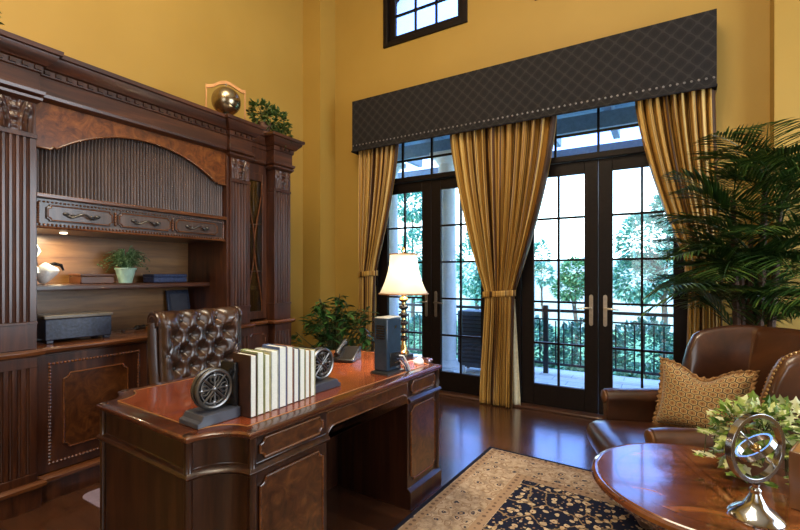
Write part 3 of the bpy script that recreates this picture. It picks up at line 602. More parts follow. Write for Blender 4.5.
# centre bay carcass
m = MB(A)
m.box(HB, -3.07, CY0, CY1+0.02, 0.0, 0.115)
m.box(HB, -3.095, CY0, CY1+0.02, 0.115, 0.86)
m.box(HB, -3.10, CY0, CY0+0.02, 0.90, 2.335).box(HB, -3.07, CY1, CY1+0.02, 0.90, 2.335)
m.box(HB, -3.15, CY0+0.02, CY1, 1.60, 1.78)
m.box(HB, -3.16, CY0+0.02, CY1, 1.80, 2.335)
m.build('carcass', 'wood', hut, 0.002)
MB(A).box(HB, -3.60, CY0+0.02, CY1, 0.902, 1.60).build('back_board', 'woodback', hut)
MB(A).box(-3.60, -3.30, CY0+0.02, CY1, 1.222, 1.262).box(-3.302, -3.29, CY0+0.02, CY1, 1.228, 1.256).build('shelf', 'woodh', hut, 0.004)
# arched spandrel
yy0, yy1 = CY0+0.006, CY1-0.0; pts = [(yy0, 2.335), (yy0, 2.07), (yy0+0.075, 2.07), (yy0+0.085, 2.085)]
aL, aR = yy0+0.10, yy1-0.10; c_ = (aL+aR)/2; hw = (aR-aL)/2; rise = 0.185; Rr = (hw*hw+rise*rise)/(2*rise)
for k in range(33):
    y = lerp(aL, aR, k/32); pts.append((y, 2.078+sqrt(Rr*Rr-(y-c_)**2)-(Rr-rise)))
pts += [(yy1-0.085, 2.085), (yy1-0.075, 2.07), (yy1, 2.07), (yy1, 2.335)]
MB(A).prism(pts, 'x', -3.12, -3.085).build('arched_panel', 'burl', hut, 0.004)
MB(A).tube([(-3.083, y, z-0.004) for y, z in pts[1:-1]], 0.007, 8).build('arch_bead', 'woodlite', hut)
ns = 62
MB(A).grid(lambda u, v: (-3.128+0.010*abs(sin(pi*ns*u)), lerp(CY0+0.02, CY1, u), lerp(1.80, 2.31, v)), ns*6, 1).build('tambour_door', 'tambour', hut, 0, 50)
MB(A).box(-3.16, -3.065, CY0+0.004, CY1, 1.775, 1.80).build('tambour_rail', 'woodlite', hut, 0.004)
m = MB(A); rect_loft(m, CROWN, HB, -3.085, CY0+0.02, CY1); m.build('crown', 'woodh', hut, 0.0015)
y = 0.36; dn = None
while y < 3.03:
    xf = next((c[2] for c in cols if c[0]-0.01 < y < c[1]), None)
    if xf is None and CY0 < y < CY1: xf = -3.085
    if xf:
        if dn is None: dn = MB().box(-0.010, 0.010, 0, 0.028, 2.488, 2.511).build('dentil', 'wood', hut); dd = dn
        else: dd = dn.copy(); COL.objects.link(dd)
        dd.location = (xf+0.026-HL[0], y-HL[1], 0)
    y += 0.056
# carved frieze with three drawers
m = MB(A); m.box(-3.15, -3.10, CY0+0.004, CY1, 1.60, 1.775)
m.build('frieze', 'tambour', hut, 0.002)
m = MB(A)
for k in range(60): m.sphere((-3.098, lerp(CY0+0.03, CY1-0.015, k/59), 1.622), 0.008, (1, 0.9, 1), 8, 5)
for k in range(60): m.sphere((-3.098, lerp(CY0+0.03, CY1-0.015, k/59), 1.755), 0.006, (1, 1.2, 1), 8, 5)
for yv in (CY0+0.022, CY1-0.014):
    for k in range(9): m.sphere((-3.098, yv, lerp(1.632, 1.745, k/8)), 0.009, (1, 1, 0.9), 8, 5)
m.tube([(-3.098, CY0+0.01, 1.606), (-3.098, CY1, 1.606)], 0.008, 8)
m.build('carved_bead', 'woodlite', hut)
dw = (CY1-CY0-0.10)/3
for k in range(3):
    a = CY0+0.06+k*dw; b = a+dw-0.03
    d = MB(A).prism(notched(a, b, 1.64, 1.742, 0.016, 4), 'x', -3.10, -3.088)
    d = d.build('drawer', 'tambour', hut, 0.003)
    MB(A).tube([(-3.087, y, z) for y, z in notched(a+0.008, b-0.008, 1.648, 1.734, 0.018, 4)], 0.004, 6, True).build('drawer_bead', 'woodlite', d)
    c = (a+b)/2; h = MB(A)
    pts = [(-3.082+0.022*sin(pi*q/16), c-0.085+0.17*q/16, 1.692-0.012*sin(2*pi*q/16*1.5)-0.006) for q in range(17)]
    h.tube(pts, 0.006, 8)
    for s in (-1, 1): h.sphere((-3.082, c+s*0.085, 1.692), 0.014, (0.8, 1.2, 0.8), 10, 6); h.sphere((-3.078, c+s*0.05, 1.686), 0.009, (1, 1.4, 0.9), 8, 5)
    h.build('drawer_pull', 'dkmetal', d)
    if k < 2:
        m = MB(A)
        for j in range(5): m.sphere((-3.094, b+0.015, 1.655+j*0.018), 0.012, (0.7, 0.9-0.12*abs(j-2), 0.9), 8, 6)
        m.build('carved_boss', 'woodlite', hut)
# lower doors with rope moulding
for (a, b) in ((CY0+0.012, (CY0+CY1)/2-0.002), ((CY0+CY1)/2+0.002, CY1+0.008)):
    d = MB(A).box(-3.095, -3.082, a, b, 0.165, 0.852).build('cupboard_door', 'wood', hut, 0.003)
    m = MB(A); y0, y1, z0, z1 = a+0.06, b-0.06, 0.215, 0.80
    per = []
    n1 = int((y1-y0)/0.019); n2 = int((z1-z0)/0.019)
    per += [(lerp(y0, y1, k/n1), z0) for k in range(n1)]+[(y1, lerp(z0, z1, k/n2)) for k in range(n2)]+[(lerp(y1, y0, k/n1), z1) for k in range(n1)]+[(y0, lerp(z1, z0, k/n2)) for k in range(n2)]
    for (y, z) in per: m.sphere((-3.080, y, z), 0.0095, (1, 1, 1), 6, 4)
    m.build('rope_molding', 'woodlite', d)
    MB(A).prism(notched(a+0.135, b-0.135, 0.29, 0.725, 0.03), 'x', -3.083, -3.076).build('raised_panel', 'burldesk', d, 0.002)
    MB(A).tube([(-3.077, y, z) for y, z in notched(a+0.13, b-0.13, 0.285, 0.73, 0.03)], 0.006, 8, True).build('panel_bead', 'woodlite', d)
# side bays with glazed doors
for (a, b) in ((2.55, 2.835), (0.545, 0.85)):
    m = MB(A); xs = -3.16
    m.box(HB, xs+0.02, a, b, 0, 0.86).box(HB, -3.58, a, b, 0.90, 2.335).box(-3.58, xs, a, a+0.012, 0.9, 2.335).box(-3.58, xs, b-0.012, b, 0.9, 2.335)
    rect_loft(m, [(0, 2.25), (0, 2.334)], HB, xs, a, b); rect_loft(m, [(o*0.8, z) for o, z in CROWN], HB, xs, a, b)
    m.build('side_cabinet', 'wood', hut, 0.002)
    g0, g1 = a+0.012, b-0.012
    m = MB(A).box(xs-0.02, xs+0.006, g0, g0+0.045, 0.92, 2.25).box(xs-0.02, xs+0.006, g1-0.045, g1, 0.92, 2.25).box(xs-0.02, xs+0.006, g0+0.045, g1-0.045, 0.92, 0.99).box(xs-0.02, xs+0.006, g0+0.045, g1-0.045, 2.18, 2.25)
    d = m.build('glazed_door', 'wood', hut, 0.003)
    MB(A).box(xs-0.012, xs-0.007, g0+0.045, g1-0.045, 0.99, 2.18).build('glass_pane', 'glass', d)
    m = MB(A); p0, p1, q = g0+0.045, g1-0.045, (g0+g1)/2
    for s in (0, 1):
        pts = []
        for k in range(41):
            v = k/40; w = cos(v*pi*2)*0.5+0.5
            y = lerp(q, p0 if s == 0 else p1, w); pts.append((xs-0.002, y, lerp(0.99, 2.18, v)))
        m.tube(pts, 0.007, 6)
    m.build('curved_muntins', 'woodlite', d)
    for zz in (1.35, 1.78): MB(A).box(-3.57, xs-0.03, a+0.013, b-0.013, zz, zz+0.015).build('shelf', 'wood', hut)
    d = MB(A).box(-3.14, -3.125, a+0.012, b-0.012, 0.15, 0.855).build('cupboard_door', 'wood', hut, 0.003)
    MB(A).tube([(-3.124, y, z) for y, z in notched(a+0.05, b-0.05, 0.22, 0.79, 0.025)], 0.005, 8, True).build('panel_bead', 'woodlite', d)
# small warm puck light under the frieze drawers
pk = MB(A).lathe([(0.018, 1.594), (0.022, 1.60)], (-3.36-0, 1.30, 0), 16).build('puck_light', 'smbulb', hut)
light('hutch_puck', 'AREA', (-3.42, 1.30, 1.588), 3.6, (1.0, 0.80, 0.50), 0.06)

# things on the hutch
SZ, CZ = 1.2635, 0.9015
o = thing('bird_figurine', 'white textured ceramic bird at the left end of the hutch shelf', 'figurine', (-3.45, 1.235, SZ))
m = MB(); L = []
for k in range(13):
    v = k/12; r = [0.02, .042, .058, .066, .07, .068, .062, .054, .046, .038, .03, .022, .006][k]; L.append([(r*0.8*cos(q), -0.05+0.125*v+r*sin(q)*0.05, 0.068+0.02*v*v+r*sin(q)) for q in [2*pi*j/16 for j in range(16)]])
m.loft(L); m.build('body', 'ceramic', o)
MB().tube([(0, -0.055, 0.07), (0, -0.075, 0.13), (0, -0.062, 0.18), (0, -0.04, 0.215), (0, -0.055, 0.242), (0, -0.085, 0.235)], [0.032, 0.022, 0.017, 0.017, 0.02, 0.006], 12).build('neck', 'ceramic', o)
MB().tube([(0, 0.02, 0.125), (0, 0.05, 0.135), (0, 0.085, 0.125), (0, 0.10, 0.09)], [0.008, 0.012, 0.012, 0.006], 8).build('handle', 'black', o)
o = thing('wooden_box', 'small reddish brown wooden box on the shelf beside the ceramic bird', 'box', (-3.44, 1.50, SZ))
MB().box(-0.09, 0.09, -0.105, 0.105, 0, 0.05).build('body', 'smallbox', o, 0.004); MB().box(-0.092, 0.092, -0.107, 0.107, 0.052, 0.068).build('lid', 'smallbox', o, 0.004)
o = thing('potted_fern', 'feathery grey green fern in a mint pot on the hutch shelf', 'potted plant', (-3.44, 1.725, SZ))
MB().lathe([(0.042, 0), (0.066, 0.098), (0.072, 0.1), (0.072, 0.112), (0.063, 0.112), (0.06, 0.095)], seg=24).build('pot', 'mint', o)
m = MB(); rng = random.Random(4)
for k in range(120):
    an = rng.uniform(0, 2*pi); sp_ = rng.uniform(0.04, 0.21); h = rng.uniform(0.06, 0.19); p0 = Vector((0.02*cos(an), 0.02*sin(an), 0.09)); p2 = Vector((sp_*cos(an)*0.8, sp_*sin(an), 0.10+h-sp_*0.5)); p1 = Vector((sp_*0.4*cos(an), sp_*0.4*sin(an), 0.12+h))
    for j in range(9):
        q = j/9; p = (1-q)**2*p0+2*q*(1-q)*p1+q*q*p2; d = (2*(1-q)*(p1-p0)+2*q*(p2-p1)).normalized()
        for s in (-1, 1): m.leaf(p, d+s*0.9*d.cross(Vector((0, 0, 1)))+Vector((0, 0, rng.uniform(-.2, .3))), (0, 0, 1), 0.028*(1.1-q*0.5), 0.010)
m.build('foliage', 'fern', o, smooth=60)
o = thing('flat_box', 'flat navy leather box on the shelf right of the fern', 'box', (-3.44, 2.03, SZ))
MB().box(-0.08, 0.08, -0.135, 0.135, 0, 0.042).build('body', 'navybox', o, 0.005); MB().box(-0.082, 0.082, -0.137, 0.137, 0.043, 0.066).build('lid', 'navybox', o, 0.005)
o = thing('document_box', 'large blue black footed box with pale lid on the hutch counter', 'box', (-3.31, 1.335, CZ), radians(-5))
MB().box(-0.12, 0.12, -0.18, 0.18, 0.02, 0.15).build('body', 'blueblack', o, 0.006); MB().box(-0.125, 0.125, -0.185, 0.185, 0.15, 0.172).build('lid', 'boxlid', o, 0.005)
for sx_ in (-1, 1):
    for sy_ in (-1, 1): MB().box(sx_*0.10-0.018, sx_*0.10+0.018, sy_*0.155-0.018, sy_*0.155+0.018, 0, 0.02).build('foot', 'blueblack', o, 0.004)
o = thing('letter_opener', 'steel letter opener with gilt and dark handle on the hutch counter', 'letter opener', (-3.42, 1.75, CZ), radians(8))
MB().loft([[(-0.002, -0.12, 0.012), (0.002, -0.12, 0.012), (0.002, -0.12, 0.016), (-0.002, -0.12, 0.016)], [(-0.012, -0.08, 0.012), (0.012, -0.08, 0.012), (0.012, -0.08, 0.018), (-0.012, -0.08, 0.018)], [(-0.012, 0.03, 0.012), (0.012, 0.03, 0.012), (0.012, 0.03, 0.018), (-0.012, 0.03, 0.018)]]).box(-0.012, 0.012, -0.07, -0.05, 0, 0.012).build('blade', 'silver', o)
MB().tube([(0, 0.03, 0.016), (0, 0.05, 0.02), (0, 0.09, 0.017), (0, 0.11, 0.02)], [0.008, 0.02, 0.014, 0.018], 10).build('grip', 'black', o); MB().tube([(0, 0.11, 0.02), (0, 0.13, 0.016), (0, 0.15, 0.018), (0, 0.165, 0.016)], [0.014, 0.018, 0.01, 0.013], 10).build('pommel', 'brass', o)
o = thing('picture_frame', 'dark ornate frame leaning at the right back of the hutch alcove', 'picture frame', (-3.53, 2.21, CZ))
MB().prism([(0.005, 0.0), (0.027, 0.0), (-0.035, 0.29), (-0.057, 0.29)], 'y', -0.10, 0.10).build('frame', 'blueblack', o, 0.004)
MB().prism([(0.0245, 0.03), (0.0265, 0.03), (-0.0245, 0.26), (-0.0265, 0.26)], 'y', -0.075, 0.075).build('picture', 'slateblock', o)
TZ = 2.6145
o = thing('sphere_sculpture', 'bronze metal sphere hanging in a slim ogee topped frame on the hutch', 'sculpture', (-3.17, 2.40, TZ), radians(-35))
for s in (-1, 1): MB().box(-0.06, -0.048, s*0.155-0.006, s*0.155+0.006, 0.015, 0.33).build('post', 'gilt', o, 0.001)
MB().box(-0.10, 0.0, -0.17, 0.17, 0, 0.015).build('base', 'gilt', o, 0.002)
pts = [(y, 0.325+0.055*cos(y/0.155*pi)*0.5+0.055*0.5+0.0) for y in [-0.16+0.32*k/48 for k in range(49)]]
MB().prism([(y, z-0.028) for y, z in pts]+[(y, z) for y, z in reversed(pts)], 'x', -0.062, -0.046).build('header', 'gilt', o, 0.001)
MB().tube([(-0.054, 0, 0.38), (-0.04, 0, 0.32), (-0.02, 0, 0.30)], 0.004, 6).build('hook', 'dkmetal', o)
MB().sphere((0, 0, 0.185), 0.118, (1, 1, 1), 32, 20).tube([(0, 0, 0.30), (-0.02, 0, 0.312)], 0.006, 8).build('sphere', plain('bronze_ball', (0.33, 0.27, 0.18), 0.25, 1.0), o)
MB().lathe([(0.045, 0.015), (0.03, 0.03), (0.035, 0.075)], (0, 0, 0), 16).build('cradle', 'dkmetal', o)
def top_ivy(label, x, y, seed, sp_):
    o = thing('ivy_plant', label, 'plant', (x, y, TZ), 0, 'leafy plants on top of the hutch')
    MB().lathe([(0.05, 0), (0.065, 0.1), (0.07, 0.11), (0.06, 0.11)], seg=20).build('pot', 'terracotta', o)
    m = MB(); rng = random.Random(seed); st = MB()
    for (c, r, n) in (((0, 0, 0.2), (0.12, 0.14, 0.12), 260), ((0.06, sp_*0.08, 0.13), (0.12, 0.12, 0.12), 220), ((0.11, sp_*0.12, 0.02), (0.07, 0.08, 0.10), 120)): foliage(m, c, r, n, 0.05, 0.03, rng)
    for k in range(8):
        an = rng.uniform(0, 6.28); st.tube([(0, 0, 0.08), (0.03*cos(an), 0.03*sin(an), 0.16), (0.09*cos(an), 0.09*sin(an), 0.22)], 0.003, 5)
    m.build('foliage', 'topivy', o, smooth=60); st.build('stems', 'stem', o)
top_ivy('bushy green ivy spilling over the hutch crown by the metal sphere', -3.16, 2.80, 9, 1)
top_ivy('green ivy on top of the hutch at the far left edge', -3.22, 0.76, 12, 0.2)

# ------------------------------------------------------------------ desk
DW, DL, NC = 0.5105, 0.8635, 0.15
DLOC = (-1.7245, 1.786, 0); DR = radians(-3)
desk = thing('desk', 'large dark walnut partners desk with tooled red leather top', 'desk', DLOC, DR)
def outline(o, y0=-DL, y1=DL, n0=True, n1=True, k=8):
    """desk footprint grown by o; ends n0/n1 have scooped corners"""
    W = DW+o; out = []; n = NC+min(o, 0)*0.0
    A0, A1 = y0-(o if n0 else 0), y1+(o if n1 else 0)
    def arc(cx, cy, st):
        for i in range(k+1):
            t = radians(st-90*i/k); out.append((cx+n*cos(t), cy+n*sin(t)))
    if n0: arc(W, A0, 180)
    else: out.append((W, A0))
    if n1: arc(W, A1, 270); arc(-W, A1, 0)
    else: out.extend([(W, A1), (-W, A1)])
    if n0: arc(-W, A0, 90)
    else: out.append((-W, A0))
    return out
def dloft(m, prof, **kw): m.loft([[(x, y, z) for x, y in outline(o, **kw)] for o, z in prof])
m = MB(); dloft(m, [(-0.03, 0.733), (-0.008, 0.735), (-0.002, 0.739), (0, 0.743), (0, 0.752), (-0.006, 0.758), (-0.012, 0.76)])
m.build('desk_top', 'desktop', desk, 0, 40)
def inset(o, n): return notched(-DW-o, DW+o, -DL-o, DL+o, n, 8)
top = MB().loft([[(x, y, 0.7602) for x, y in inset(-0.075, 0.12)], [(x, y, 0.7612) for x, y in inset(-0.075, 0.12)]]).build('leather_inset', 'deskleather', desk)
MB().tube([(x, y, 0.761) for x, y in inset(-0.072, 0.12)], 0.0025, 5, True).build('tooled_border', 'gilt', top)
BF = -0.024
PLN, PLF = 0.565, 0.51
PED = [(BF+0.022, 0.0), (BF+0.022, 0.100), (BF+0.010, 0.112), (BF+0.002, 0.118), (BF, 0.12), (BF, 0.598), (BF+0.016, 0.602), (BF+0.024, 0.612), (BF+0.018, 0.622), (BF+0.002, 0.630), (BF, 0.632), (BF, 0.733)]
for s in (-1, 1):
    m = MB(); a, b = (-DL, -DL+PLN) if s < 0 else (DL-PLF, DL)
    dloft(m, PED, y0=a, y1=b, n0=s < 0, n1=s > 0)
    # bead posts at the scooped corners
    for sx_ in (-1, 1):
        e = DL+BF; w = DW+BF
        for (x, y) in ((sx_*(w+0.001), s*(e-NC-0.002)), (sx_*(w-NC-0.002), s*(e+0.001))):
            m.lathe([(0.015, 0.118), (0.015, 0.606), (0.020, 0.612), (0.015, 0.62), (0.015, 0.733), (0.018, 0.74), (0.018, 0.7605), (0.012, 0.7625)], (x, y, 0), 12)
    ped = m.build('pedestal', 'deskwood', desk, 0.002, 35)
    for sx_ in (-1, 1):
        xf = sx_*(DW+BF); ya, yb = (a-BF+NC+0.035, b-0.03) if s < 0 else (a+0.03, b+BF-NC-0.035)
        for (z0, z1, nm) in ((0.155, 0.572, 'door'), (0.648, 0.718, 'drawer')):
            nt = 0.026 if nm == 'door' else 0.020
            d = MB().prism(notched(ya, yb, z0, z1, nt), 'x', xf, xf+sx_*0.005).build(nm, 'burldesk', desk, 0.001)
            MB().tube([(xf+sx_*0.005, y, z) for y, z in notched(ya, yb, z0, z1, nt)], 0.0055, 8, True).build('panel_bead', 'woodlite', d)
# centre aprons with rounded kneehole corners
k0, k1 = -DL+PLN, DL-PLF
for sx_ in (-1, 1):
    xf = sx_*(DW+BF); pts = [(k0, 0.733), (k0, 0.60)]
    R0 = 0.055
    pts += [(k0+R0-R0*cos(t), 0.603+R0*sin(t)) for t in [pi/2*k/8 for k in range(9)]]+[(k1-R0+R0*sin(t), 0.603+R0*cos(t)) for t in [pi/2*k/8 for k in range(9)]]
    pts += [(k1, 0.60), (k1, 0.733)]
    d = MB().prism(pts, 'x', xf-sx_*0.025, xf-sx_*0.001).build('apron', 'burldesk', desk, 0.001)
    MB().tube([(xf, y, z) for y, z in pts[1:-1]], 0.005, 8).build('kneehole_bead', 'woodlite', d)
    MB().tube([(xf+sx_*0.001, k0, 0.721), (xf+sx_*0.001, k1, 0.721)], 0.004, 8).build('top_bead', 'woodlite', d)
MB().box(-0.06, -0.04, k0, k1, 0.0, 0.733).build('modesty_panel', 'deskwood', desk)

def onto(lx, ly, z=0.7815):
    p = Matrix.Translation(DLOC) @ Matrix.Rotation(DR, 4, 'Z') @ Vector((lx, ly, z)); return tuple(p)
def wloc(x, y, z=0.7617): return (x*1.036, y*1.036, z)
# books
specs = [(.030, .236, .115, (0.05, 0.02, 0.012), 'dark brown leather book, nearest the left bookend'), (.033, .242, .112, (0.30, 0.34, 0.16), 'olive covered book, second from the left bookend'), (.028, .228, .11, (0.50, 0.47, 0.22), 'straw yellow book, third from the left bookend'), (.036, .236, .112, (0.55, 0.57, 0.52), 'thick pale grey book, fourth from the left bookend'),
         (.040, .246, .115, (0.09, 0.13, 0.26), 'blue covered book in the middle of the desk row'), (.036, .240, .11, (0.30, 0.13, 0.06), 'russet covered book just right of the blue one'), (.030, .226, .108, (0.10, 0.12, 0.2), 'slim navy covered book, fourth from the right bookend'), (.032, .220, .11, (0.33, 0.36, 0.2), 'green covered book, third from the right bookend'), (.028, .21, .105, (0.36, 0.20, 0.08), 'tan covered book, second from the right bookend'), (.030, .205, .105, (0.42, 0.40, 0.24), 'faded straw book touching the right bookend')]
yb = 1.118
for (w, h, d, colr, lb) in specs:
    h *= 1.05
    bk = thing('book', lb, 'book', wloc(-1.385, yb+w/2), radians(-4), 'books between the bookends on the desk')
    cm = plain('book_cover', colr, 0.5, 0, 0.2, 40); tk = 0.0028
    m = MB(); m.box(-d/2, d/2, -w/2, -w/2+tk, 0, h).box(-d/2, d/2, w/2-tk, w/2, 0, h)
    sp_ = [(-d/2+0.004*cos(q)*0-0.010*sin(q), lerp(-w/2, w/2, k/8)) for k, q in [(k, pi*k/8) for k in range(9)]]
    m.prism(sp_+[(-d/2+0.003, w/2), (-d/2+0.003, -w/2)], 'z', 0, h); m.build('cover', cm, bk, 0.0006)
    MB().box(-d/2+0.004, d/2-0.004, -w/2+tk, w/2-tk, 0.003, h-0.004).build('pages', 'paper', bk)
    yb += w+0.0046
yend = yb
def bookend(label, loc, rz, s):
    o = thing('bookend', label, 'bookend', loc, rz, 'bookends on the desk')
    # base runs in +y away from books when s=1
    m = MB(); m.prism([(0.0, 0.0), (0.18, 0.0), (0.18, 0.018), (0.165, 0.024), (0.155, 0.042), (0.0, 0.042)] if True else [], 'x', -0.075, 0.055) if s > 0 else m.prism([(0.0, 0.0), (0.0, 0.042), (-0.155, 0.042), (-0.165, 0.024), (-0.18, 0.018), (-0.18, 0.0)], 'x', -0.075, 0.055)
    m.build('base', 'slateblock', o, 0.003)
    MB().box(-0.06, 0.04, min(0, s*0.016), max(0, s*0.016), 0.042, 0.215).build('upright', 'black', o, 0.003)
    R0 = 0.078; c = Vector((0.0, s*0.088, 0.042+R0+0.004)); m = MB()
    def circ(r, x, n=32): return [(x, c.y+r*cos(2*pi*k/n), c.z+r*sin(2*pi*k/n)) for k in range(n)]
    for x in (0.015, -0.015):
        m.tube(circ(R0-0.007, x, 40), 0.008, 8, True); m.tube(circ(R0-0.022, x), 0.003, 6, True)
        for k in range(4):
            a = pi/4+pi*k/2; dv = Vector((0, cos(a), sin(a))); nv = Vector((0, -sin(a), cos(a)))
            m.tube([c+Vector((x, 0, 0)), c+Vector((x, 0, 0))+dv*(R0-0.012)], 0.005, 6)
            a2 = a+pi/4; dv = Vector((0, cos(a2), sin(a2))); nv = Vector((0, -sin(a2), cos(a2))); cc = c+Vector((x, 0, 0))
            m.tube([cc+dv*0.012, cc+dv*(R0-0.014)], 0.004, 6)
            for q in (-1, 1): m.tube([cc+dv*0.018, cc+dv*0.032+nv*q*0.016, cc+dv*0.046+nv*q*0.018, cc+dv*0.052+nv*q*0.008, cc+dv*0.044+nv*q*0.006], 0.0035, 6)
            m.sphere(cc+dv*(R0-0.026), 0.008, (0.6, 1, 1), 8, 6)
        m.sphere(c+Vector((x, 0, 0)), 0.012, (0.7, 1, 1), 10, 8)
    m.build('rosette', 'oldpewter', o)
    L = [[(x, c.y+r*cos(2*pi*k/40), c.z+r*sin(2*pi*k/40)) for k in range(40)] for x, r in ((-0.014, R0-0.004), (0.009, R0-0.004))]
    MB().loft(L).build('wheel', 'black', o)
    return o
bookend('black bookend with round pewter rosette at the near left of the books', wloc(-1.435, 1.115), radians(-4), -1)
bookend('black bookend with round pewter rosette between the books and the computer tower', wloc(-1.405, yend+0.012), radians(-4), 1)
# compact computer tower
o = thing('computer_tower', 'slate blue compact computer tower with pale top standing on the desk', 'computer', wloc(-1.305, 2.04), radians(-4))
MB().box(-0.046, 0.046, -0.07, 0.07, 0.02, 0.315).build('housing', 'monitor', o, 0.006)
MB().box(-0.044, 0.044, -0.068, 0.068, 0.3155, 0.322).build('top_cover', 'montop', o, 0.003)
MB().box(0.0465, 0.052, -0.045, 0.055, 0.04, 0.12).build('connector_panel', 'black', o, 0.002)
m = MB()
for k in range(6): m.box(-0.030, 0.030, -0.0735, -0.0705, 0.20+k*0.014, 0.207+k*0.014)
m.build('vent_slots', 'black', o)
MB().loft([[(-0.062, -0.085, 0), (0.062, -0.085, 0), (0.062, 0.085, 0), (-0.062, 0.085, 0)], [(-0.060, -0.083, 0.012), (0.060, -0.083, 0.012), (0.060, 0.083, 0.012), (-0.060, 0.083, 0.012)], [(-0.044, -0.066, 0.02), (0.044, -0.066, 0.02), (0.044, 0.066, 0.02), (-0.044, 0.066, 0.02)]]).build('foot', 'blackmat', o)
bd = MB().loft([[(x, 0.01+0.009*cos(2*pi*k/16), 0.265+0.009*sin(2*pi*k/16)) for k in range(16)] for x in (0.046, 0.0485)]).build('badge', 'silver', o)
rng = random.Random(2)
for k, mt in enumerate(('pewter', 'navybox', 'whiteplastic')):
    y = 0.0+0.02*k; MB().tube([(0.052, y, 0.06+0.018*k), (0.075, y+0.01, 0.075+0.01*k), (0.095, y+0.03, 0.04), (0.09, y+0.05, 0.008), (0.085-0.02*k, y+0.09, 0.006), (0.02, y+0.12, 0.006)], 0.005, 7).build('cable', mt, o)
o = thing('telephone', 'black wedge shaped desk phone left of the monitor', 'telephone', wloc(-1.71, 2.19), radians(18))
MB().prism([(-0.09, 0.0), (0.09, 0.0), (0.09, 0.075), (0.06, 0.085), (-0.09, 0.02)], 'x', -0.07, 0.07).build('body', 'black', o, 0.005)
MB().tube([(-0.045, -0.075, 0.05), (-0.045, -0.03, 0.075), (-0.045, 0.04, 0.10), (-0.045, 0.085, 0.105)], [0.018, 0.012, 0.012, 0.018], 10).build('handset', 'blackmat', o)
o = thing('pen', 'black pen lying on the desk left of the phone', 'pen', wloc(-1.80, 1.98), radians(70))
MB().tube([(0, -0.07, 0.006), (0, -0.05, 0.006), (0, 0.06, 0.006), (0, 0.07, 0.006)], [0.002, 0.006, 0.006, 0.004], 8).build('barrel', 'black', o); MB().box(0.004, 0.0075, 0.02, 0.065, 0.006, 0.009).build('clip', 'silver', o)
o = thing('computer_mouse', 'white computer mouse at the right end of the desk', 'mouse', wloc(-1.27, 2.34), radians(20))
MB().sphere((0, 0, 0.004), 0.05, (0.62, 1, 0.65), 20, 12).build('shell', 'whiteplastic', o)
for v in o.children[0].data.vertices: v.co.z = max(0.0, v.co.z)
MB().tube([(0, 0.048, 0.008), (-0.02, 0.07, 0.005), (-0.06, 0.05, 0.004), (-0.10, -0.02, 0.004)], 0.0025, 6).build('cord', 'whiteplastic', o)
# lamp
LP = (-1.425, 2.415)
o = thing('table_lamp', 'lit brass and black table lamp with bell shade on the desk', 'lamp', wloc(*LP), radians(-3))
MB().box(-0.05, 0.05, -0.05, 0.05, 0, 0.035).build('base', 'black', o, 0.004)
MB().lathe([(0.038, 0.035), (0.04, 0.05), (0.028, 0.06), (0.022, 0.085), (0.014, 0.1), (0.014, 0.43), (0.02, 0.44), (0.008, 0.45)], seg=20).build('stem', 'brass', o)
for k in range(6):
    z = 0.118+k*0.052; MB().lathe([(0.014, 0), (0.03, 0.012), (0.033, 0.02), (0.03, 0.028), (0.014, 0.04)], (0, 0, z), 20).build('collar', 'black' if k < 5 else 'brass', o)
prof = []
for k in range(15):
    v = k/14; prof.append((0.092+0.072*(1-v)**2.0, 0.435+0.265*v))
MB().loft([[(r*cos(2*pi*j/32)*(1+0.02*cos(8*pi*j/32)), r*sin(2*pi*j/32)*(1+0.02*cos(8*pi*j/32)), z) for j in range(32)] for r, z in prof], cap=False).build('lamp_shade', 'shade', o, 0, 60, 0.002)
for r, z in ((0.164, 0.436), (0.0925, 0.70)): MB().tube([(r*1.005*cos(2*pi*k/32), r*1.005*sin(2*pi*k/32), z) for k in range(32)], 0.005, 6, True).build('shade_trim', 'gilt', o)
MB().tube([(0, 0, 0.45), (0, 0, 0.72)], 0.003, 6).tube([(-0.09, 0, 0.70), (0.09, 0, 0.70)], 0.002, 6).sphere((0, 0, 0.735), 0.012, (1, 1, 1.3)).build('finial', 'brass', o)
MB().sphere((0, 0, 0.53), 0.028, (1, 1, 1.3)).build('bulb', 'smbulb', o)
light('desk_lamp_bulb', 'POINT', (LP[0]*1.036+0.045, LP[1]*1.036, 0.7617+0.58), 55, (1.0, 0.87, 0.66), 0.05)

# ------------------------------------------------------------------ rug, chair mat
RR = radians(-3.2)
rx0 = Matrix.Rotation(RR, 4, 'Z')
corner = Vector((-1.115, 3.195, 0)); rc = corner+rx0 @ Vector((RX, -RY, 0))
rug = MB().loft([[(x, y, z) for x, y in notched(-RX, RX, -RY, RY, 0.001, 1)] for z in (0.001, 0.011)]).build('rug', 'rug')
rug.location = (rc.x, rc.y, 0); rug.rotation_euler = (0, 0, RR)
tag(rug, 'black and cream floral oriental rug with a wide tan border', 'rug')
cmx = MB(); rp_ = []
for (cx, cy, st) in ((-2.34, 1.29, 270), (-2.34, 2.24, 0), (-2.92, 2.24, 90), (-2.92, 1.29, 180)):
    for k in range(7): a = radians(st+90*k/6); rp_.append((cx+0.06*cos(a), cy+0.06*sin(a)))
tag(cmx.prism(rp_, 'z', 0.0, 0.004).build('chair_mat', 'chairmat'), 'pale lavender plastic mat on the floor under the desk chair', 'chair mat')

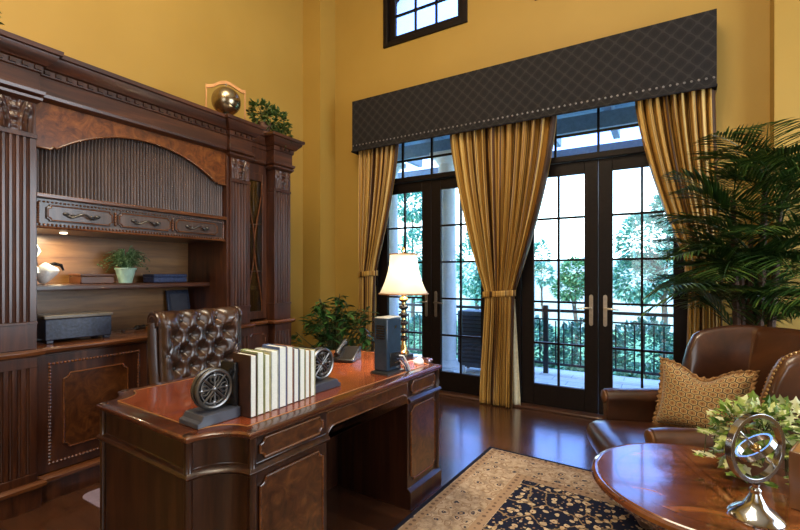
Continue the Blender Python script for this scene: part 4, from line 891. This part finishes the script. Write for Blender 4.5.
# ------------------------------------------------------------------ tufted desk chair
o = thing('desk_chair', 'tufted brown leather scroll back chair behind the desk', 'chair', (-2.50, 1.825, 0.004), radians(-2))
HWC = 0.29; btn = []
rows = [0.17, 0.33, 0.49, 0.65, 0.80]
for i, v in enumerate(rows):
    n = 4 if i % 2 else 3
    for j in range(n): btn.append(((j+0.5+(0 if n == 4 else 0.0))/n*0.86+0.07 if n == 4 else (j+1)/4*0.86+0.07, v))
def chair_prof(v):
    # v 0 bottom .. 1 top roll end ; returns x (front +), z
    if v < 0.80:
        t = v/0.80; return (-0.115-0.045*t-0.05*sin(pi*t)*0.3, 0.50+0.52*t, 1.0, 0.1*t)
    t = (v-0.80)/0.20*pi*1.25; r = 0.055
    return (-0.16-0.012-r+0.0+r*cos(t)*1.0+0.012, 1.02+r*sin(t)*1.25, cos(t), sin(t))
def cback(u, v):
    x, z, nx, nzv = chair_prof(v); y = (u-0.5)*2*HWC
    h = 0.0
    for (bu, bv) in btn:
        du, dv = (u-bu)*HWC*2, (v-bv)*0.65; d2 = du*du+dv*dv
        h -= 0.045*exp(-d2/0.0015)
    # diamond creases
    s1 = abs(sin(pi*(u-0.07)/0.86*4+pi*(v-0.17)/0.16*0.5+pi/2*0)); s2 = abs(sin(pi*(u-0.07)/0.86*4-pi*(v-0.17)/0.16*0.5))
    k = sst((v-0.03)/0.14)*sst((0.86-v)/0.08)*sst(u*14)*sst((1-u)*14)
    h -= 0.007*k*(exp(-(s1/0.22)**2)+exp(-(s2/0.22)**2)); h += 0.016*k
    edge = sst(min(u, 1-u)*16); off = (1-edge)*-0.03
    curve = -0.035*(1-(2*u-1)**2)+0.02
    return (x+curve+(h+off)*nx, y*(1+0.03*sst((v-0.6)/0.4)), z+(h+off)*max(nzv, 0))
MB().grid(cback, 84, 96).build('backrest', 'tuft', o, 0, 60)
def crear(u, v):
    y = (u-0.5)*2*HWC*(1+0.03*v); x, z, a_, b_ = chair_prof(0.80*v); x2 = x-0.085*(1-v*0.2)
    return (x2-0.02*sin(pi*u)-0.01, y*0.995, 0.50+0.53*v)
MB().grid(crear, 20, 20).build('back_shell', 'tuft', o, 0, 60, 0.02)
for s in (-1, 1):
    m = MB(); pts = [(chair_prof(0.80*k/10)[0]-0.05, s*HWC*(1.0+0.03*k/10), 0.50+0.52*k/10) for k in range(11)]
    m.tube(pts, 0.042, 10, flat=0.6); sc = [(-0.222+r*cos(t), s*HWC*1.03, 1.025+r*sin(t)) for t, r in [(pi*k/8, 0.062*(1-k/44)) for k in range(33)]]
    m.tube(sc, 0.012, 8); m.loft([[(-0.222+0.056*cos(2*pi*k/24), s*(HWC*1.03-q), 1.03+0.06*sin(2*pi*k/24)) for k in range(24)] for q in (-0.008, 0.03)])
    m.build('scroll_side', 'tuft', o)
    MB().tube([(-0.16, s*0.285, 0.60), (-0.05, s*0.295, 0.63), (0.08, s*0.295, 0.625), (0.13, s*0.29, 0.60), (0.12, s*0.29, 0.53), (0.10, s*0.285, 0.46)], [0.026, 0.03, 0.032, 0.03, 0.022, 0.022], 10).build('armrest', 'wood', o)
for (bu, bv) in btn:
    p = cback(bu, bv); MB().sphere((p[0]+0.006, p[1], p[2]), 0.011, (0.7, 1, 1), 10, 6).build('button', 'dkmetal', o)
m = MB(); m.loft([[(x, y, z) for x, y in notched(-0.18-q, 0.24+q, -0.26-q, 0.26+q, 0.02, 3)] for q, z in ((0, 0.40), (0.02, 0.41), (0.03, 0.45), (0.02, 0.49), (-0.02, 0.505))]); m.build('seat', 'tuft', o, 0.004)
MB().box(-0.18, 0.20, -0.25, 0.25, 0.33, 0.40).build('seat_frame', 'wood', o, 0.006)
MB().lathe([(0.05, 0.12), (0.045, 0.16), (0.028, 0.18), (0.028, 0.33)], seg=16).build('post', 'wood', o)
for k in range(5):
    a = 2*pi*k/5+0.3; lg = MB().tube([(0, 0, 0.14), (0.14*cos(a), 0.14*sin(a), 0.13), (0.235*cos(a), 0.235*sin(a), 0.075)], [0.03, 0.025, 0.018], 8).build('leg', 'wood', o)
    MB().sphere((0.24*cos(a), 0.24*sin(a), 0.03), 0.03, (1, 1, 1), 12, 8).build('caster', 'black', lg)

# ------------------------------------------------------------------ leafy plant in the corner
o = thing('potted_bush', 'glossy green leafy plant in a pot behind the desk corner', 'potted plant', (-2.97, 3.60, 0))
MB().lathe([(0.13, 0), (0.16, 0.3), (0.18, 0.34), (0.18, 0.36), (0.155, 0.36), (0.15, 0.31)], seg=28).build('pot', 'terracotta', o)
MB().lathe([(0.151, 0.315), (0.05, 0.325)], seg=20).build('soil', 'soil', o)
m = MB(); rng = random.Random(21); st = MB()
for k in range(72):
    a = rng.uniform(0, 2*pi); r = rng.uniform(0.05, 0.45); h = rng.uniform(0.55, 1.14)-r*0.35; tip = Vector((r*cos(a), r*sin(a), h)); st.tube([(0.03*cos(a), 0.03*sin(a), 0.30), (r*0.5*cos(a), r*0.5*sin(a), h*0.75), tip], 0.005, 5)
    for j in range(9):
        b = rng.uniform(0, 2*pi); d = Vector((cos(b), sin(b), rng.uniform(-0.4, 0.6))); p = tip-Vector((0, 0, 1))*rng.uniform(0, 0.16)
        m.leaf(p, d, (0, 0, 1), rng.uniform(0.09, 0.14), rng.uniform(0.045, 0.062), 0.1, 0.35)
m.build('foliage', 'bush', o, smooth=60); st.build('stems', 'stem', o)

# ------------------------------------------------------------------ palm
o = thing('palm_plant', 'tall dark green palm in the corner behind the wing chair', 'palm', (0.50, 3.70, 0))
MB().lathe([(0.15, 0), (0.19, 0.32), (0.21, 0.36), (0.21, 0.38), (0.18, 0.38), (0.175, 0.33)], seg=28).build('pot', 'terracotta', o)
MB().lathe([(0.176, 0.335), (0.05, 0.345)], seg=20).build('soil', 'soil', o)
rng = random.Random(33)
stems = [(-0.06, 0.0, 2.0), (0.08, 0.0, 2.25), (0.02, 0.03, 1.7), (0.14, 0.0, 1.95), (-0.02, 0.02, 1.5)]
for (sx_, sy_, h) in stems: MB().tube([(sx_*0.6, sy_*0.6, 0.33), (sx_, sy_, h*0.6), (sx_*1.25, sy_*1.25, h*0.93)], [0.026, 0.022, 0.014], 8).build('stem', 'palmstem', o)
nf = 100
for k in range(nf):
    sx_, sy_, h = stems[k % 5]; a = k*2.399+rng.uniform(-.25, .25); el = rng.uniform(0.0, 1.3); Lf = rng.uniform(0.52, 0.74)
    top_f = k < 20
    if top_f: el = rng.uniform(0.6, 1.35); Lf *= 0.9
    if sin(a) > 0.0: Lf *= 1-0.5*sin(a)
    if sin(a) < -0.3: Lf *= 0.75
    if cos(a) < -0.5: Lf *= 1.15
    p0 = Vector((sx_*1.2, sy_*1.2, h*(rng.uniform(0.86, 0.93) if top_f else rng.uniform(0.50, 0.90)))); hd = Vector((cos(a), sin(a), 0)); m = MB(); pts = []
    nseg = 24
    for j in range(nseg+1):
        q = j/nseg; rr_ = Lf*(q*cos(el)+0.25*q*q*sin(el)); zz = Lf*(q*sin(el)-0.50*q*q*(0.5+0.5*cos(el))); pts.append(p0+hd*rr_+Vector((0, 0, zz)))
    m.tube(pts, [0.006*(1-0.75*j/nseg) for j in range(nseg+1)], 5)
    sd = Vector((-sin(a), cos(a), 0))
    for j in range(4, nseg+1):
        q = j/nseg; d = (pts[j]-pts[j-1]).normalized(); ll = 0.30*(sin(pi*min(1, 0.18+q*0.80)))**0.8*rng.uniform(0.85, 1.1)
        for s_ in (-1, 1):
            dv = (d*0.75+sd*s_*0.95+Vector((0, 0, rng.uniform(0.0, 0.25)))).normalized(); nv = Vector((0, 0, 1))
            m.leaf(pts[j], dv, nv, ll, 0.0155, 0.12, 0.22)
    m.build('frond', 'palm', o, smooth=60)

# ------------------------------------------------------------------ leather wing chair
WCL = (0.24, 2.735, 0.0); WCR = radians(201.4)
o = thing('wing_chair', 'dark brown leather wing chair with nailhead trim beside the round table', 'armchair', (WCL[0], WCL[1], 0.011), WCR)
HW = 0.40   # half width at outer arm
m = MB(); L = []
for q, z in ((-0.02, 0.13), (0, 0.15), (0, 0.29), (-0.01, 0.31)): L.append([(0.46+q, -0.30-q, z), (0.46+q, 0.30+q, z), (-0.36-q, 0.30+q, z), (-0.36-q, -0.30-q, z)])
m.loft(L).build('seat_base', 'leather', o, 0.012)
# T-cushion
def rring(x0, x1, y0, y1, r, z, k=5):
    out = []
    for (cx, cy, st) in ((x1-r, y0+r, 270), (x1-r, y1-r, 0), (x0+r, y1-r, 90), (x0+r, y0+r, 180)):
        for i in range(k+1): a = radians(st+90*i/k); out.append((cx+r*cos(a), cy+r*sin(a), z))
    return out
m = MB(); prof = [(-0.03, 0.312), (0.0, 0.325), (0.016, 0.36), (0.02, 0.40), (0.012, 0.435), (-0.012, 0.458), (-0.07, 0.472), (-0.16, 0.478)]
m.loft([rring(-0.30-q*0.3, 0.545+q, -0.275-q*0.8, 0.275+q*0.8, 0.07, z) for q, z in prof]).build('seat_cushion', 'leather', o, 0, 60)
for s in (-1, 1):
    # arm: panel with rolled top, swept front to back
    m = MB(); loops = []
    for k in range(15):
        q = k/14; x = lerp(0.435, -0.30, q); bulge = 1.0-0.12*q; ztop = 0.575+0.03*q
        sec = []
        for j in range(15):
            a = radians(-50+280*j/14)+0; sec.append((x, s*(0.355-0.062*bulge*cos(a)*-1*-1), ztop-0.01+0.052*bulge*sin(a)))
        sec = [(x, s*(0.345+0.066*bulge*cos(radians(-40+250*j/14))), ztop+0.05*bulge*sin(radians(-40+250*j/14))) for j in range(15)]
        sec = sec + [(x, s*0.292, 0.50), (x, s*0.292, 0.16), (x, s*0.385, 0.16), (x, s*0.375, 0.50)]
        if k in (0,): sec = [(p[0]-0.0, lerp(s*0.34, p[1], 0.93), lerp(0.45, p[2], 0.97)) for p in sec]
        loops.append(sec)
    m.loft(loops).build('arm', 'leather', o, 0.008, 50)
    m = MB()
    m.loft([[(x, s*(0.345+r*0.066*cos(2*pi*j/24)), 0.575+r*0.05*sin(2*pi*j/24)) for j in range(24)] for x, r in ((0.43, 0.8), (0.442, 0.78), (0.446, 0.6))])
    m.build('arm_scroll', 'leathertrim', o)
# back with wings: U plan path from one wing front round to the other
path = []
for k in range(61):
    q = k/60*2-1; a = abs(q)
    if a < 0.45: path.append((-0.375+0.02*(a/0.45)**2, q/0.45*0.27, a))
    elif a < 0.60:
        t = (a-0.45)/0.15*pi/2; path.append((-0.355+0.10*(1-cos(t)), (1 if q > 0 else -1)*(0.27+0.10*sin(t)), a))
    else:
        t = (a-0.60)/0.40; path.append((-0.255+0.27*t, (1 if q > 0 else -1)*(0.37+0.012*sin(t*3)), a))
loops = []
for (x, y, a) in path:
    c = Vector((-0.05, 0.0, 0)); P = Vector((x, y, 0)); inn = (Vector((0.15 if a < 0.55 else x, 0, 0))-P).normalized()
    if a < 0.5: inn = Vector((1, -y*0.6, 0)).normalized()
    tf = max(0.0, (a-0.60)/0.40)
    top_ = 1.03-0.012*(a/0.45 if a < 0.45 else 1)**2-0.10*tf**2.2-0.30*max(0, (tf-0.70)/0.30)**2
    lean = 0.10 if a < 0.6 else 0.10*(1-tf)
    th = 0.085-0.015*tf
    zb = 0.30 if a < 0.6 else lerp(0.30, 0.57, sst(tf*2))
    sec = []
    def pos(z, d):  # d: 0 outer, th inner
        v = (z-0.3)/0.73
        return (P.x-lean*v*1.0+inn.x*d-(0.0), P.y+inn.y*d+(y*0.10*v), z)
    n_ = 9; zt = top_-th/2
    for j in range(n_): sec.append(pos(lerp(zb, zt, j/(n_-1)), th*(1+0.25*sin(pi*j/(n_-1)))))
    for j in range(1, 8):
        t = pi*j/8; sec.append(pos(zt+th/2*sin(t)*1.1, th/2+th/2*cos(t)))
    for j in range(n_): sec.append(pos(lerp(zt, zb, j/(n_-1)), 0))
    loops.append(sec)
bk = MB().loft(loops).build('backrest', 'leather', o, 0.012, 60)
n_ = 9
for side in (1,):
    idx = [k for k in range(61) if path[k][2] >= 0.56 and (k > 30) == (side > 0)]
    rim = []; rows = ([], [])
    for k in idx:
        arc = [Vector(p) for p in loops[k][n_-1:n_+8]]; cen = (arc[0]+arc[-1])/2
        rim.append([cen+(p-cen)*1.05 for p in arc[1:5]])
        rows[0].append(cen+(arc[0]*0.5+arc[1]*0.5-cen)*1.03); rows[1].append(cen+(arc[4]-cen)*1.03)
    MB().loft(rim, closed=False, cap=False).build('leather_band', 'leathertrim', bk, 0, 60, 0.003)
    for row in rows:
        m = MB(); acc = 1
        for p, q in zip(row, row[1:]):
            st_ = max(1, int((q-p).length/0.002))
            for j in range(st_):
                acc += (q-p).length/st_
                if acc > 0.0165: acc = 0; m.sphere(p.lerp(q, j/st_), 0.0068, (1, 1, 1), 8, 5)
        m.build('nailhead_trim', 'nail', bk)
for sx_ in (-0.8, 1.3):
    for sy_ in (-1, 1): MB().tube([(sx_*0.30, sy_*0.26, 0.14), (sx_*0.305, sy_*0.27, 0.07), (sx_*0.31, sy_*0.28, 0.0)], [0.032, 0.026, 0.018], 10).build('leg', 'wood', o)
# cushion
o = thing('cushion', 'gold hexagon patterned cushion with fringe leaning in the wing chair', 'cushion', (0.172, 2.78, 0.485), radians(-22))
def cush(sg):
    def fn(u, v):
        x = (u-0.5)*0.43; z = v*0.345; cu, cv = 2*u-1, 2*v-1
        pinch = 1-0.07*(1-cv*cv)*0-0.0
        x *= 1-0.10*(1-cv*cv)*abs(cu)**2; z2 = 0.21+(z-0.21)*(1-0.10*(1-cu*cu)*abs(cv)**2)
        if v > 0.5: z2 -= 0.07*exp(-(cu/0.42)**2)*((v-0.5)*2)**2
        th_ = 0.085*max(0, (1-cu**4)*(1-cv**4))**0.7
        th_ -= 0.03*exp(-(cu/0.25)**2)*max(0, v-0.55)*2
        y = sg*max(th_, 0.0)
        return (x, y+0.30*(z2), z2)
    return fn
MB().grid(cush(-1), 40, 40, True).grid(cush(1), 40, 40, True).build('cover', 'hex', o, 0, 70)
m = MB(); f0 = cush(0); rng = random.Random(3)
per = [(k/40, 0) for k in range(40)]+[(1, k/40) for k in range(40)]+[(1-k/40, 1) for k in range(40)]+[(0, 1-k/40) for k in range(40)]
def ruf(u, v):
    i = (u*160) % 160; a = per[int(i) % 160]; p = Vector(f0(*a)); c = Vector(f0(0.5, 0.5)); d = (p-c).normalized(); w = 0.022*(1+0.25*sin(i*1.9))
    return p+d*w*v+Vector((0, 0.010*sin(i*2.4)*v, 0))
m.grid(ruf, 160, 3); m.build('fringe', 'fringe', o, 0, 60, 0.004)

# ------------------------------------------------------------------ round side table and things on it
TLc = (0.145, 1.722); TH = 0.65
o = thing('round_table', 'round inlaid mahogany pedestal table in the near right foreground', 'table', (*TLc, 0.011), radians(20))
z = TH-0.011
MB().lathe([(0.20, z-0.055), (0.322, z-0.05), (0.332, z-0.03), (0.352, z-0.026), (0.359, z-0.016), (0.356, z-0.006), (0.346, z-0.002), (0.340, z-0.003), (0.336, z), (0.15, z), (0.01, z)], seg=96).build('tabletop', 'tabletop', o, 0, 25)
MB().lathe([(0.10, z-0.055), (0.10, z-0.05), (0.05, z-0.07), (0.03, z-0.10), (0.034, z-0.16), (0.05, z-0.24), (0.055, z-0.30), (0.035, z-0.36), (0.045, z-0.39), (0.05, z-0.44), (0.03, z-0.46)], seg=28).build('pedestal', 'tablewood', o, 0, 40)
for k in range(3):
    a = 2*pi*k/3+0.4; MB().tube([(0.03*cos(a), 0.03*sin(a), 0.20), (0.10*cos(a), 0.10*sin(a), 0.19), (0.17*cos(a), 0.17*sin(a), 0.10), (0.22*cos(a), 0.22*sin(a), 0.035), (0.25*cos(a), 0.25*sin(a), 0.018)], [0.028, 0.026, 0.022, 0.018, 0.018], 10).build('leg', 'tablewood', o)
TT = TH+0.0005
o = thing('armillary_sphere', 'polished silver armillary sphere on the round table', 'ornament', (0.228, 1.545, TT), radians(0))
MB().lathe([(0.062, 0), (0.064, 0.006), (0.06, 0.012), (0.05, 0.022), (0.03, 0.035), (0.02, 0.052), (0.012, 0.07), (0.014, 0.08), (0.008, 0.086), (0.010, 0.096)], seg=32).build('base', 'silver', o)
c = Vector((0, 0, 0.196)); R0 = 0.096
yawv = Vector((cos(radians(-5)), sin(radians(-5)), 0))   # ring plane contains this direction and z
nv = Vector((-yawv.y, yawv.x, 0))
yawv = Vector((cos(radians(62)), sin(radians(62)), 0)); nv = Vector((-yawv.y, yawv.x, 0))
yawv = Vector((cos(radians(44)), sin(radians(44)), 0)); nv = Vector((-yawv.y, yawv.x, 0))
def band(m, c, e1, e2, n, r, w, th_):
    L = []
    for k in range(49):
        a = 2*pi*k/48; d = e1*cos(a)+e2*sin(a)
        L.append([c+d*r-n*w, c+d*r+n*w, c+d*(r-th_)+n*w, c+d*(r-th_)-n*w])
    m.loft(L, cap=False)
Zv = Vector((0, 0, 1))
m = MB(); band(m, c, yawv, Zv, nv, R0, 0.0095, 0.012); m.build('meridian_ring', 'silver', o, 0.001)
ax = (yawv*0.75-Zv*0.66).normalized(); e2_ = nv; e1_ = ax.cross(nv).normalized()
m = MB(); band(m, c, (nv*0.8+yawv*0.6).normalized(), (Zv*0.55+yawv*0.5-nv*0.4).normalized(), (nv*0.8+yawv*0.6).cross(Zv*0.55+yawv*0.5-nv*0.4).normalized(), 0.052, 0.008, 0.006); m.build('equator_ring', 'silver', o)
MB().tube([c-ax*0.088, c+ax*0.088], 0.0032, 8).tube([c+ax*0.06, c+ax*0.085], [0.009, 0.001], 8).build('arrow', 'pewter', o)
MB().sphere(c, 0.013, (1, 1, 1)).build('globe', 'brass', o)
o = thing('potted_ivy', 'variegated green and cream ivy trailing over the round table', 'potted plant', (0.262, 1.84, TT))
MB().lathe([(0.045, 0), (0.062, 0.09), (0.066, 0.1), (0.056, 0.1)], seg=20).build('pot', 'terracotta', o)
m = MB(); rng = random.Random(8); st = MB()
foliage(m, (0, 0, 0.16), (0.115, 0.09, 0.10), 330, 0.034, 0.034, rng, kind='lobed'); foliage(m, (-0.04, -0.04, 0.09), (0.06, 0.05, 0.06), 50, 0.036, 0.04, rng, kind='lobed')
foliage(m, (0.10, 0.05, 0.17), (0.12, 0.08, 0.08), 200, 0.034, 0.04, rng, kind='lobed')
for k in range(14):
    a = rng.uniform(0, 2*pi); r = rng.uniform(0.08, 0.145); pts = [Vector((0, 0, 0.09)), Vector((r*0.5*cos(a), r*0.5*sin(a), 0.20)), Vector((r*cos(a), r*sin(a), 0.12)), Vector((r*1.05*cos(a), r*1.05*sin(a), 0.04 if r < 0.14 else 0.06))]
    st.tube(pts, 0.002, 5)
    for p in pts[2:]:
        for j in range(4): d = Vector((cos(a)+rng.uniform(-.8, .8), sin(a)+rng.uniform(-.8, .8), rng.uniform(-.3, .3))); m.lobed(p+Vector((0, 0, 0.01)), d, (0, 0, 1), rng.uniform(0.028, 0.04))
m.build('foliage', 'ivy', o, smooth=60); st.build('stems', 'stem', o)
o = thing('standing_book', 'brown leather bound book standing at the right edge of the round table', 'book', (0.366, 1.715, TT), radians(-20))
MB().box(-0.02, 0.02, -0.055, 0.055, 0.0, 0.16).build('pages', 'gilt', o, 0.001)
MB().box(-0.025, -0.0205, -0.06, 0.06, 0, 0.165).box(0.0205, 0.025, -0.06, 0.06, 0, 0.165).box(-0.025, 0.025, -0.064, -0.0555, 0, 0.165).build('cover', 'leathertrim', o, 0.002)

# ------------------------------------------------------------------ chandelier over the middle of the room (seen mirrored in the transom glass)
CH = (-1.40, 0.25, 4.20)
o = thing('chandelier', 'brass chandelier with six lit candle lamps hanging high over the room', 'chandelier', CH)
MB().lathe([(0.01, -0.2), (0.06, -0.15), (0.03, -0.05), (0.05, 0.05), (0.02, 0.15), (0.012, 0.2)], seg=20).build('hub', 'brass', o)
MB().tube([(0, 0, 0.2), (0, 0, 1.22)], 0.008, 8).lathe([(0.07, 1.22), (0.07, 1.245)], seg=20).build('chain', 'brass', o)
for k in range(6):
    a = 2*pi*k/6; d = Vector((cos(a), sin(a), 0))
    arm = MB().tube([d*0.03+Zv*-0.1, d*0.2+Zv*-0.2, d*0.38+Zv*-0.12, d*0.42+Zv*0.0], 0.011, 8).lathe([(0.05, 0), (0.055, 0.012)], d*0.42, 16).build('arm', 'brass', o)
    MB().sphere(d*0.42+Zv*0.07, 0.05, (1, 1, 1.2), 14, 10).build('lamp_globe', 'bulb', arm)
    light('chandelier_bulb', 'POINT', Vector(CH)+d*0.42+Zv*0.16, 24, (1.0, 0.76, 0.45), 0.06)
